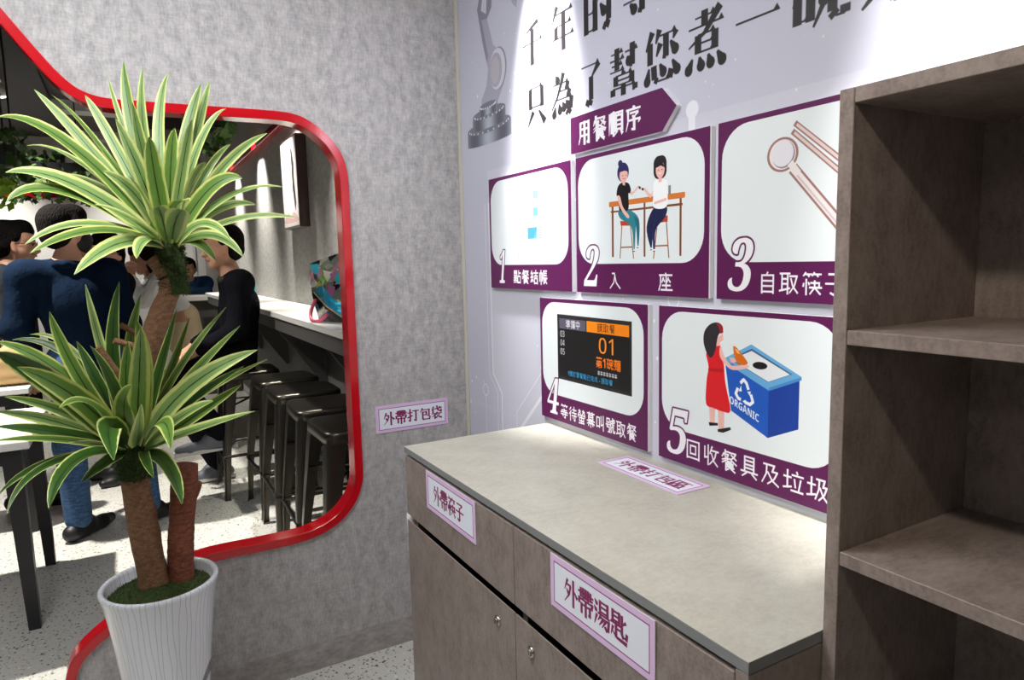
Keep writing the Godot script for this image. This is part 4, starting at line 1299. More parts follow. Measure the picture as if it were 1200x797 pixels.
func plant():
	var at := Vector3(0.25, 0, 1.0)
	var t := thing("potted_plant", "artificial dracaena with striped strap leaves in a tall white pot", "plant", at)
	# pot
	var p := Print.new(1.0, 0.6, 1400, c8(234, 237, 243))
	rng.seed = 12
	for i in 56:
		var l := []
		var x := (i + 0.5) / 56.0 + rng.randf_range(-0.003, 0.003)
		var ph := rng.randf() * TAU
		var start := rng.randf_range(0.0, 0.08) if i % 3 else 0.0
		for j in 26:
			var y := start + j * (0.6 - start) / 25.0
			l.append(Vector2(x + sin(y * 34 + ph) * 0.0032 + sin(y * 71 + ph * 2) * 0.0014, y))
		p.line(l, 0.0017, c8(190, 190, 194), -1.0, false)  # wavy grooves drawn as grey lines in the colour, no relief
	for i in 5:
		var l2 := []
		for j in 41:
			var x2 := 0.62 + j * 0.37 / 40.0
			var up := sin(PI * (x2 - 0.62) / 0.37)
			l2.append(Vector2(x2, 0.160 + i * 0.008 + (0.104 - i * 0.003) * up * up))
		p.line(l2, 0.0034, c8(36, 33, 32), -1.0, false)
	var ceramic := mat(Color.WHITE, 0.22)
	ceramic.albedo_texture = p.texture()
	ceramic.clearcoat_enabled = true
	ceramic.clearcoat = 0.5
	ceramic.clearcoat_roughness = 0.12
	var st := tool()
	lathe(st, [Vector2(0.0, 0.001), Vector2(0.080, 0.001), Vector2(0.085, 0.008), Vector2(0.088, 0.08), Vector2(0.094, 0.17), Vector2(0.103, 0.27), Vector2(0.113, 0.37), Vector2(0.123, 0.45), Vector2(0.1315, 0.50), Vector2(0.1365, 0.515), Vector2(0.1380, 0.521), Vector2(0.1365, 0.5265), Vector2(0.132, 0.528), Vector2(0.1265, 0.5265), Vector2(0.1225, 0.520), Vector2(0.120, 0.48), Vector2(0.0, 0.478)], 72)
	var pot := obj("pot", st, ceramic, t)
	pot.set_meta("label", "white ceramic pot with wavy vertical grey lines and black swirl lines")
	# moss
	var moss_tex := mottled(256, c8(52, 70, 26), c8(28, 42, 14), c8(84, 98, 40), [[0.05, 1, 1, 0.8], [0.15, 1, 1, 0.7]], 0.0, 91)
	var moss_mat := tiled(moss_tex, 0.12, 0.95)
	var acc := SurfaceTool.new()
	acc.begin(Mesh.PRIMITIVE_TRIANGLES)
	acc.set_smooth_group(1)
	var n := FastNoiseLite.new()
	n.seed = 4
	n.frequency = 18.0
	var hgt = func(x: float, z: float) -> Vector3:
		var rr := Vector2(x, z).length()
		return Vector3(x, 0.496 + 0.030 * (1 - pow(rr / 0.122, 2)) + n.get_noise_2d(x, z) * 0.006 + n.get_noise_2d(x * 4, z * 4) * 0.004, z)
	for i in 22:
		for k in 64:
			var q := []
			for w in [[i, k], [i, k + 1], [i + 1, k + 1], [i + 1, k]]:
				var r: float = 0.122 * w[0] / 22.0
				var a: float = TAU * w[1] / 64.0
				q.append(hgt.call(cos(a) * r, sin(a) * r))
			quad(acc, q[0], q[1], q[2], q[3], Vector3.UP)
	obj("moss", acc, moss_mat, t)
	st = SurfaceTool.new()
	st.begin(Mesh.PRIMITIVE_TRIANGLES)
	rng.seed = 66
	for i in 2600:
		var r := 0.121 * sqrt(rng.randf())
		var a := rng.randf() * TAU
		var b: Vector3 = hgt.call(cos(a) * r, sin(a) * r)
		var d := Vector3(rng.randf_range(-1, 1), rng.randf_range(0.3, 1.3), rng.randf_range(-1, 1)).normalized() * rng.randf_range(0.004, 0.010)
		var s := Vector3(rng.randf_range(-1, 1), 0, rng.randf_range(-1, 1)).normalized() * 0.0012
		st.set_normal(Vector3.UP)
		tri(st, b - s - Vector3(0, 0.001, 0), b + s - Vector3(0, 0.001, 0), b + d, d.cross(s))
	st.generate_normals()
	var tuft := inst("moss_tufts", st.commit(), moss_mat, t)
	tuft.set_meta("kind", "stuff")
	# trunks
	var bark := tiled(mottled(384, c8(134, 96, 66), c8(80, 54, 34), c8(172, 130, 98), [[0.02, 1, 0.5, 0.6, 4], [0.06, 0.4, 1, 0.5], [0.16, 1, 1, 0.4, 2]], 0.0, 71), 0.2, 0.8)
	var stump_mat := tiled(mottled(384, c8(128, 70, 46), c8(66, 36, 24), c8(166, 100, 70), [[0.02, 1, 0.5, 0.7, 4], [0.06, 1, 0.4, 0.6], [0.16, 1, 1, 0.4, 2]], 0.0, 73), 0.2, 0.8)
	var T = func(y: float, z: float, dx := 0.0) -> Vector3: return Vector3(dx, y, z - 1.0)
	obj("trunk", branch([T.call(0.49, 1.012), T.call(0.62, 1.022), T.call(0.734, 1.031), T.call(0.844, 1.035), T.call(0.93, 1.03), T.call(1.034, 1.004), T.call(1.137, 0.972), T.call(1.21, 0.944), T.call(1.272, 0.917)], [0.039, 0.034, 0.033, 0.031, 0.03, 0.029, 0.029, 0.028, 0.026], 3), bark, t)
	obj("branch", branch([T.call(1.255, 0.923), T.call(1.285, 0.922), T.call(1.315, 0.938), T.call(1.342, 0.958)], [0.024, 0.023, 0.019, 0.015], 8), bark, t)
	obj("branch", branch([T.call(1.03, 1.03, 0.03), T.call(1.085, 1.058, 0.05), T.call(1.138, 1.084, 0.06)], [0.010, 0.009, 0.0085], 9), bark, t)
	obj("branch", branch([T.call(1.118, 0.99, 0.01), T.call(1.136, 1.02, 0.04), T.call(1.150, 1.052, 0.05)], [0.010, 0.008, 0.0075], 10), bark, t)
	obj("branch", branch([T.call(1.14, 0.985, -0.02), T.call(1.162, 1.01, -0.01), T.call(1.182, 1.035, 0.0)], [0.008, 0.007, 0.007], 11), bark, t)
	var stump := obj("stump", branch([T.call(0.49, 0.953), T.call(0.56, 0.950), T.call(0.60, 0.948), T.call(0.647, 0.942), T.call(0.736, 0.930), T.call(0.815, 0.919)], [0.033, 0.031, 0.034, 0.031, 0.030, 0.029], 21), stump_mat, t)
	stump.set_meta("label", "sawn off reddish brown trunk stump")
	obj("branch", branch([T.call(0.70, 0.936), T.call(0.735, 0.908), T.call(0.765, 0.892)], [0.018, 0.013, 0.010], 23), stump_mat, t)
	# mossy sleeves below the crowns
	for c in [[Vector3(0, 1.25, -0.089), Vector3(0, 1.395, -0.086), 0.032, "upper"], [Vector3(0.0, 0.80, 0.034), Vector3(0.0, 0.905, 0.032), 0.040, "lower"]]:
		st = SurfaceTool.new()
		st.begin(Mesh.PRIMITIVE_TRIANGLES)
		for i in 1500:
			var s := rng.randf()
			var a := rng.randf() * TAU
			var o := Vector3(cos(a), 0, sin(a))
			var b: Vector3 = c[0].lerp(c[1], s) + o * c[2] * (0.75 + 0.25 * rng.randf())
			var d := (o * 0.6 + Vector3(rng.randf_range(-1, 1), rng.randf_range(-1.2, 0.6), rng.randf_range(-1, 1))).normalized() * rng.randf_range(0.006, 0.016)
			var w := d.cross(Vector3(rng.randf_range(-1, 1), 0.4, rng.randf_range(-1, 1))).normalized() * 0.0016
			tri(st, b - w, b + w, b + d, o)
		tube(st, [c[0], c[1]], [c[2] * 0.85, c[2] * 0.9], 14)
		st.generate_normals()
		var sl := inst("moss_sleeve", st.commit(), moss_mat, t)
		sl.set_meta("kind", "stuff")
	# leaves
	var pale := mat(Color.WHITE, 0.42)
	pale.albedo_texture = leaf_texture(c8(206, 212, 132), c8(134, 164, 92), c8(92, 128, 70), 0.34, 5)
	var fresh := mat(Color.WHITE, 0.4)
	fresh.albedo_texture = leaf_texture(c8(204, 208, 122), c8(104, 138, 56), c8(66, 104, 46), 0.24, 6)
	var rich := mat(Color.WHITE, 0.38)
	rich.albedo_texture = leaf_texture(c8(206, 210, 130), c8(56, 92, 30), c8(30, 62, 18), 0.15, 7)
	for m in [pale, fresh, rich]:
		m.backlight_enabled = true
		m.backlight = Color(0.10, 0.13, 0.03)
	rng.seed = 909
	var i := 0
	for L in UPPER_LEAVES:
		var o := inst("leaf", leaf_mesh(L, rng.randf_range(-0.5, 0.5), rng.randf_range(0.45, 0.95)), [pale, fresh, pale][i % 3], t)
		o.position = -at
		i += 1
	for L in LOWER_LEAVES:
		var drop: bool = L[7] < 0.93
		var o := inst("leaf", leaf_mesh(L, rng.randf_range(-0.45, 0.45), rng.randf_range(0.5, 0.98)), rich if drop else [fresh, pale, rich, fresh][i % 4], t)
		o.position = -at
		i += 1

# a gnarled branch: a tube whose skin is pushed about by noise
func branch(pts: Array, radii: Array, sd: int) -> SurfaceTool:
	var n := FastNoiseLite.new()
	n.seed = sd
	n.frequency = 9.0
	var P := smooth(pts, 4)
	var R := []
	for i in P.size():
		var f := float(i) / 4.0
		var k := mini(int(f), radii.size() - 2)
		R.append(lerpf(radii[k], radii[k + 1], f - k))
	var st := tool()
	st.set_smooth_group(1)
	var seg := 18
	var rings := []
	for i in P.size():
		var d: Vector3 = (P[mini(i + 1, P.size() - 1)] - P[maxi(i - 1, 0)]).normalized()
		var fr := frame_of(d)
		var ring := []
		for k in seg:
			var a := TAU * k / seg
			var o: Vector3 = fr[0] * cos(a) + fr[1] * sin(a)
			var q: Vector3 = P[i] + o * R[i]
			ring.append(q + o * R[i] * (n.get_noise_3d(q.x, q.y * 0.6, q.z) * 0.22 + n.get_noise_3d(q.x * 3, q.y * 3, q.z * 3) * 0.12))
		rings.append(ring)
	for i in P.size() - 1:
		for k in seg:
			var k2 := (k + 1) % seg
			quad(st, rings[i][k], rings[i][k2], rings[i + 1][k2], rings[i + 1][k], (rings[i][k] + rings[i][k2]) / 2 - P[i])
	st.set_smooth_group(-1)
	for k in seg:
		var k2 := (k + 1) % seg
		tri(st, P[-1], rings[-1][k], rings[-1][k2], P[-1] - P[-2])
		tri(st, P[0], rings[0][k], rings[0][k2], P[0] - P[1])
	return st

# ================= the bar along the dining room wall
func make_stool() -> Node3D:
	var t := thing("bar_stool", "", "stool", Vector3.ZERO, 0.0, "metal bar stools under the bar")
	var H := 0.72
	var st := tool()
	# pressed square seat with rounded corners and a turned down edge
	var rings := []
	for q in [[0.10, H - 0.006], [0.135, H - 0.003], [0.150, H - 0.004], [0.156, H - 0.012], [0.158, H - 0.045], [0.153, H - 0.045], [0.152, H - 0.016]]:
		var ring := []
		var rad: float = 0.045 * q[0] / 0.15
		for s in [[1, 1], [-1, 1], [-1, -1], [1, -1]]:
			for k in 5:
				var a0: float = [0.0, PI / 2, PI, PI * 1.5][[[1, 1], [-1, 1], [-1, -1], [1, -1]].find(s)]
				var a := a0 + PI / 2 * k / 4
				ring.append(Vector3(s[0] * (q[0] - rad) + cos(a) * rad, q[1], s[1] * (q[0] - rad) + sin(a) * rad))
		rings.append(ring)
	st.set_smooth_group(1)
	for i in rings.size() - 1:
		for k in 20:
			var k2 := (k + 1) % 20
			var o: Vector3 = rings[i][k] * Vector3(1, 0, 1)
			quad(st, rings[i][k], rings[i][k2], rings[i + 1][k2], rings[i + 1][k], (Vector3.UP + o) if i < 3 else (o if i < 4 else (Vector3.DOWN if i < 5 else -o)))
	for k in 20:
		tri(st, Vector3(0, H - 0.007, 0), rings[0][k], rings[0][(k + 1) % 20], Vector3.UP)
	obj("seat", st, M.gun_metal, t)
	# tapered folded legs
	for s in [[1, 1], [-1, 1], [-1, -1], [1, -1]]:
		st = tool()
		var sect := []
		for q in [[H - 0.03, 0.150, 0.072], [H - 0.10, 0.158, 0.066], [0.30, 0.186, 0.042], [0.04, 0.196, 0.030], [0.0, 0.200, 0.034]]:
			var c := Vector3(s[0] * q[1], q[0], s[1] * q[1])
			var ring := []
			var w: float = q[2]
			for e in [[w, 0.0], [0.014, 0.0], [0.004, 0.004], [0.0, 0.014], [0.0, w], [0.004, w], [0.004, 0.015], [0.008, 0.008], [0.015, 0.004], [w, 0.004]]:
				ring.append(c - Vector3(s[0] * e[0], 0, s[1] * e[1]))
			sect.append(ring)
		for i in sect.size() - 1:
			for k in 10:
				var k2 := (k + 1) % 10
				st.set_smooth_group(1 if k < 4 else -1)
				var mid: Vector3 = (sect[i][k] + sect[i][k2]) / 2
				var core := Vector3(s[0], 0, s[1]) * (1.0 if k < 5 else -1.0)
				if k == 4: core = Vector3(0, 0, -s[1])
				if k == 9: core = Vector3(-s[0], 0, 0)
				quad(st, sect[i][k], sect[i][k2], sect[i + 1][k2], sect[i + 1][k], core)
		obj("leg", st, M.gun_metal, t)
	for s in [[1, 1, -1, 1], [-1, 1, -1, -1], [-1, -1, 1, -1], [1, -1, 1, 1]]:
		st = tool()
		var y := 0.25
		tube(st, [Vector3(s[0] * 0.184, y, s[1] * 0.184), Vector3(s[2] * 0.184, y, s[3] * 0.184)], [0.009, 0.009], 8)
		obj("foot_rail", st, M.gun_metal, t)
	for s in [[1, 1], [-1, 1]]:
		st = tool()
		tube(st, [Vector3(s[0] * 0.155, 0.52, s[1] * 0.155), Vector3(0, 0.545, 0), Vector3(-s[0] * 0.155, 0.52, -s[1] * 0.155)], [0.006, 0.006, 0.006], 6)
		obj("cross_brace", st, M.gun_metal, t)
	return t

func bar_side():
	var st := tool()
	# long bar
	var t := thing("wall_bar", "long white wall mounted bar counter along the grey wall", "bar counter", Vector3(-3.0, 0, 0))
	bx(st, Vector3(-2.4, 1.028, 0.001), Vector3(2.92, 1.062, 0.312), 0.004)
	obj("bar_top", st, M.bar_top, t)
	st = tool()
	bx(st, Vector3(-2.4, 0.955, 0.275), Vector3(2.92, 1.0275, 0.293), 0.002)
	obj("apron", st, M.bar_panel, t)
	for i in 5:
		st = tool()
		var x := -2.2 + i * 1.1
		prism(st, PackedVector2Array([Vector2(0.001, 0.60), Vector2(0.03, 0.60), Vector2(0.27, 0.94), Vector2(0.27, 1.027), Vector2(0.001, 1.027)]), x, x + 0.03, Transform3D(Basis(Vector3(0, 0, 1), Vector3(0, 1, 0), Vector3(1, 0, 0)), Vector3.ZERO))
		obj("bracket", st, M.bar_panel, t)
	st = tool()
	bx(st, Vector3(-2.4, 0.10, 0.0008), Vector3(2.92, 0.95, 0.010), 0.0)
	obj("kick_panel", st, M.bar_panel, t)
	# red trim under the ceiling
	st = tool()
	bx(st, Vector3(FAR + 0.001, 2.235, 0.0005), Vector3(-0.06, 2.285, 0.05), 0.004)
	struct("trim_2", st, M.red)
	st = tool()
	bx(st, Vector3(FAR + 0.0005, 2.235, 0.06), Vector3(FAR + 0.05, 2.30, BACK - 0.01), 0.004)
	struct("trim_3", st, M.red)
	# framed picture
	var p := Print.new(500, 560, 1.2, c8(236, 226, 224))
	p.rect(20, 20, 460, 520, c8(246, 242, 240))
	p.flat([330, 60, 380, 70, 420, 160, 410, 260, 440, 420, 400, 470, 350, 330, 345, 180], c8(52, 40, 44))
	p.soft([40, 500, 140, 470, 260, 490, 340, 470, 460, 505, 460, 535, 40, 535], c8(226, 186, 184))
	p.oval(Vector2(150, 260), 70, 90, c8(240, 214, 210))
	var pic := thing("wall_picture", "deep framed pale picture hanging on the grey wall above the bar", "picture", Vector3(-2.58, 1.55, 0.0006))
	st = tool()
	bx(st, Vector3(0, 0, 0), Vector3(0.45, 0.555, 0.062), 0.003)
	obj("frame", st, mat(c8(70, 52, 50), 0.4), pic)
	var pm := mat(Color.WHITE, 0.5)
	pm.albedo_texture = p.texture()
	inst("print", sheet(Vector3(0.012, 0.543, 0.0626), Vector3(0.438, 0.543, 0.0626), Vector3(0.438, 0.012, 0.0626), Vector3(0.012, 0.012, 0.0626)), pm, pic)
	# stools
	var s0 := make_stool()
	var spots := [[-0.40, 0.285, 0.02, "gunmetal bar stool under the bar right beside the red rim"], [-0.82, 0.285, -0.03, "gunmetal bar stool second from the red rim"], [-1.245, 0.295, 0.0, "gunmetal bar stool third from the red rim, seat edge shining"], [-1.665, 0.30, 0.04, "gunmetal bar stool between the empty stools and the seated man"], [-2.09, 0.42, 0.0, "gunmetal bar stool carrying the seated man in the dark jacket"]]
	for i in spots.size():
		var o: Node3D = s0
		if i > 0:
			o = s0.duplicate()
			o.name = numbered("bar_stool")
			add_child(o)
		o.position = Vector3(spots[i][0], 0, spots[i][1])
		o.rotation.y = spots[i][2]
		o.set_meta("label", spots[i][3])
	# foil bag on the bar, its iridescent sheen painted as colour patches
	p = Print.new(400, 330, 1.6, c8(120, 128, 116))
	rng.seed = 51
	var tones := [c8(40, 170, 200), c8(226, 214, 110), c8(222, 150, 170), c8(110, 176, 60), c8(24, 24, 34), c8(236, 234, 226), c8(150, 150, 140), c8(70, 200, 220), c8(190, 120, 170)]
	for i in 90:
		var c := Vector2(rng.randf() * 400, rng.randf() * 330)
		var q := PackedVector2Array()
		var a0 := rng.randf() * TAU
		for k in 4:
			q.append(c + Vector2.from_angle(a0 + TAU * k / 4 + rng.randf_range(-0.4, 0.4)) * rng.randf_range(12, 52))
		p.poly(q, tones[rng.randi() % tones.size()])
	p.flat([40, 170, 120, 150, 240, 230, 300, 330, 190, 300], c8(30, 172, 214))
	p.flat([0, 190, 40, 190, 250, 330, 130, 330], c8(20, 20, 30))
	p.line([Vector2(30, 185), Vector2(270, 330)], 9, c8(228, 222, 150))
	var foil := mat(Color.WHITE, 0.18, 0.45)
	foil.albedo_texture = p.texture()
	var b := thing("foil_bag", "shiny gift bag with painted iridescent sheen and pink strap standing on the bar", "bag", Vector3(-0.80, 1.062, 0.20), 0.35)
	st = SurfaceTool.new()
	st.begin(Mesh.PRIMITIVE_TRIANGLES)
	var outline := [Vector2(-0.22, 0.26), Vector2(-0.21, 0.12), Vector2(-0.165, 0.0), Vector2(0.17, 0.0), Vector2(0.21, 0.14), Vector2(0.20, 0.285), Vector2(0.0, 0.30)]
	for side in [1.0, -1.0]:
		for k in outline.size():
			var a: Vector2 = outline[k]
			var c: Vector2 = outline[(k + 1) % outline.size()]
			for q in [[Vector2(0, 0.12), a, c]]:
				var pt := []
				for w in q:
					pt.append(Vector3(w.x, w.y, 0.055 * side if w == q[0] else 0.012 * side))
				var order := [0, 1, 2]
				if (pt[2] - pt[0]).cross(pt[1] - pt[0]).z * side < 0:
					order = [0, 2, 1]
				for j in order:
					st.set_uv(Vector2(q[j].x / 0.44 + 0.5, 1.0 - q[j].y / 0.30))
					st.add_vertex(pt[j])
	for k in outline.size():
		var a: Vector2 = outline[k]
		var c: Vector2 = outline[(k + 1) % outline.size()]
		st.set_uv(Vector2(0.2, 0.2))
		quad(st, Vector3(a.x, a.y, 0.012), Vector3(c.x, c.y, 0.012), Vector3(c.x, c.y, -0.012), Vector3(a.x, a.y, -0.012), Vector3(a.x + c.x, a.y + c.y - 0.24, 0))
	st.generate_normals()
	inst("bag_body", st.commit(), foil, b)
	st = tool()
	tube(st, smooth([Vector3(-0.17, 0.10, 0.02), Vector3(-0.18, 0.05, 0.04), Vector3(-0.15, 0.012, 0.06), Vector3(-0.08, 0.01, 0.065), Vector3(-0.03, 0.04, 0.06)], 4), [0.008, 0.008, 0.008, 0.008, 0.008, 0.008, 0.008, 0.008, 0.008, 0.008, 0.008, 0.008, 0.008, 0.008, 0.008, 0.008, 0.008], 8)
	obj("strap", st, mat(c8(214, 90, 120), 0.4), b)
	# small turquoise cup further along the bar
	st = tool()
	lathe(st, [Vector2(0, 0), Vector2(0.028, 0), Vector2(0.036, 0.10), Vector2(0.037, 0.102), Vector2(0.034, 0.102), Vector2(0.027, 0.006), Vector2(0, 0.005)], 20)
	var cup := obj("cup", st, mat(c8(60, 190, 190), 0.4))
	cup.position = Vector3(-3.85, 1.0622, 0.10)
	meta(cup, "turquoise paper cup on the bar behind the seated man", "cup")

# ================= people
func cloth_mat(c: Color, folds := 1.0) -> StandardMaterial3D:
	var m := mat(c, 0.95)
	m.metallic_specular = 0.15
	if not M.has("fold_noise"):
		var n := FastNoiseLite.new()
		n.seed = 8
		n.frequency = 0.009
		n.fractal_octaves = 3
		n.domain_warp_enabled = true
		n.domain_warp_amplitude = 40
		var t := NoiseTexture2D.new()
		t.width = 384
		t.height = 384
		t.seamless = true
		t.noise = n
		M.fold_noise = t
	m.heightmap_enabled = true
	m.heightmap_texture = M.fold_noise
	m.heightmap_scale = 0.9 * folds
	m.uv1_triplanar = true
	m.uv1_scale = Vector3(2.4, 1.5, 2.4)
	return m

func hair_mat(c: Color) -> StandardMaterial3D:
	var m := mat(c, 0.9)
	m.metallic_specular = 0.2
	if not M.has("strand_noise"):
		var n := FastNoiseLite.new()
		n.seed = 9
		n.frequency = 0.05
		var t := NoiseTexture2D.new()
		t.width = 256
		t.height = 256
		t.seamless = true
		t.noise = n
		M.strand_noise = t
	m.heightmap_enabled = true
	m.heightmap_texture = M.strand_noise
	m.heightmap_scale = 0.9
	m.uv1_triplanar = true
	m.uv1_scale = Vector3(9, 3, 9)
	return m

func stand_joints() -> Dictionary:
	return {"pel": Vector3(0, 0.90, 0), "che": Vector3(0, 1.20, 0.0), "nek": Vector3(0, 1.385, -0.015), "hed": Vector3(0, 1.515, 0.02),
		"shL": Vector3(0.165, 1.335, -0.01), "elL": Vector3(0.225, 1.08, -0.03), "wrL": Vector3(0.235, 0.86, 0.05),
		"shR": Vector3(-0.165, 1.335, -0.01), "elR": Vector3(-0.225, 1.08, -0.03), "wrR": Vector3(-0.235, 0.86, 0.05),
		"hiL": Vector3(0.085, 0.87, 0), "knL": Vector3(0.095, 0.48, 0.02), "anL": Vector3(0.10, 0.085, -0.03), "toL": Vector3(0.115, 0.03, 0.14),
		"hiR": Vector3(-0.085, 0.87, 0), "knR": Vector3(-0.095, 0.48, 0.02), "anR": Vector3(-0.10, 0.085, -0.03), "toR": Vector3(-0.115, 0.03, 0.14)}

func hand_bones(w: Vector3, d: Vector3, n: Vector3, side: float, curl: float) -> Array:
	# w wrist, d the way the fingers point, n out of the palm
	d = d.normalized()
	n = (n - d * n.dot(d)).normalized()
	var s := d.cross(n) * side
	var b := []
	var palm := w + d * 0.055
	b.append([w, w + d * 0.02, 0.024, 0.026])
	for k in 4:
		var o := s * (0.030 - k * 0.020)
		b.append([w + d * 0.02 + o * 0.6, w + d * 0.085 + o, 0.015, 0.012])
		var len: float = [0.036, 0.042, 0.039, 0.030][k]
		var d1 := d.rotated(s.normalized(), 0.0) * cos(curl) + n * sin(curl)
		var d2 := d * cos(curl * 2.2) + n * sin(curl * 2.2)
		var p1 := w + d * 0.088 + o
		var p2 := p1 + d1 * len
		b.append([p1, p2, 0.0095, 0.0085])
		b.append([p2, p2 + d2 * len * 0.85, 0.0085, 0.0070])
	var t0 := w + d * 0.028 + s * 0.026
	var t1 := t0 + (d * 0.7 + s * 0.7 + n * 0.3).normalized() * 0.040
	b.append([t0, t1, 0.0125, 0.0105])
	b.append([t1, t1 + (d * 0.9 + s * 0.25 + n * 0.35).normalized() * 0.032, 0.0105, 0.0080])
	return b

func head_bones(h: Vector3, look: Vector3, up: Vector3) -> Array:
	var f := look.normalized()
	var r := up.cross(f).normalized()
	var u := f.cross(r)
	var P = func(x: float, y: float, z: float) -> Vector3: return h + r * x + u * y + f * z
	return [
		[P.call(0, 0.035, -0.025), P.call(0, 0.040, 0.015), 0.078, 0.076],
		[P.call(0, -0.01, 0.02), P.call(0, -0.075, 0.052), 0.062, 0.026],
		[P.call(0.03, -0.02, 0.02), P.call(-0.03, -0.02, 0.02), 0.048, 0.048],
		[P.call(0.035, -0.045, 0.01), P.call(0.012, -0.085, 0.055), 0.026, 0.02],
		[P.call(-0.035, -0.045, 0.01), P.call(-0.012, -0.085, 0.055), 0.026, 0.02],
		[P.call(0, 0.012, 0.086), P.call(0, -0.025, 0.104), 0.008, 0.012],
		[P.call(0.010, -0.028, 0.092), P.call(-0.010, -0.028, 0.092), 0.008, 0.008],
		[P.call(0.014, -0.052, 0.083), P.call(-0.014, -0.052, 0.083), 0.008, 0.008],
		[P.call(0.034, 0.026, 0.072), P.call(0.014, 0.024, 0.080), 0.010, 0.010],
		[P.call(-0.034, 0.026, 0.072), P.call(-0.014, 0.024, 0.080), 0.010, 0.010],
		[P.call(0.078, 0.018, -0.012), P.call(0.080, -0.022, -0.006), 0.013, 0.010],
		[P.call(-0.078, 0.018, -0.012), P.call(-0.080, -0.022, -0.006), 0.013, 0.010]]

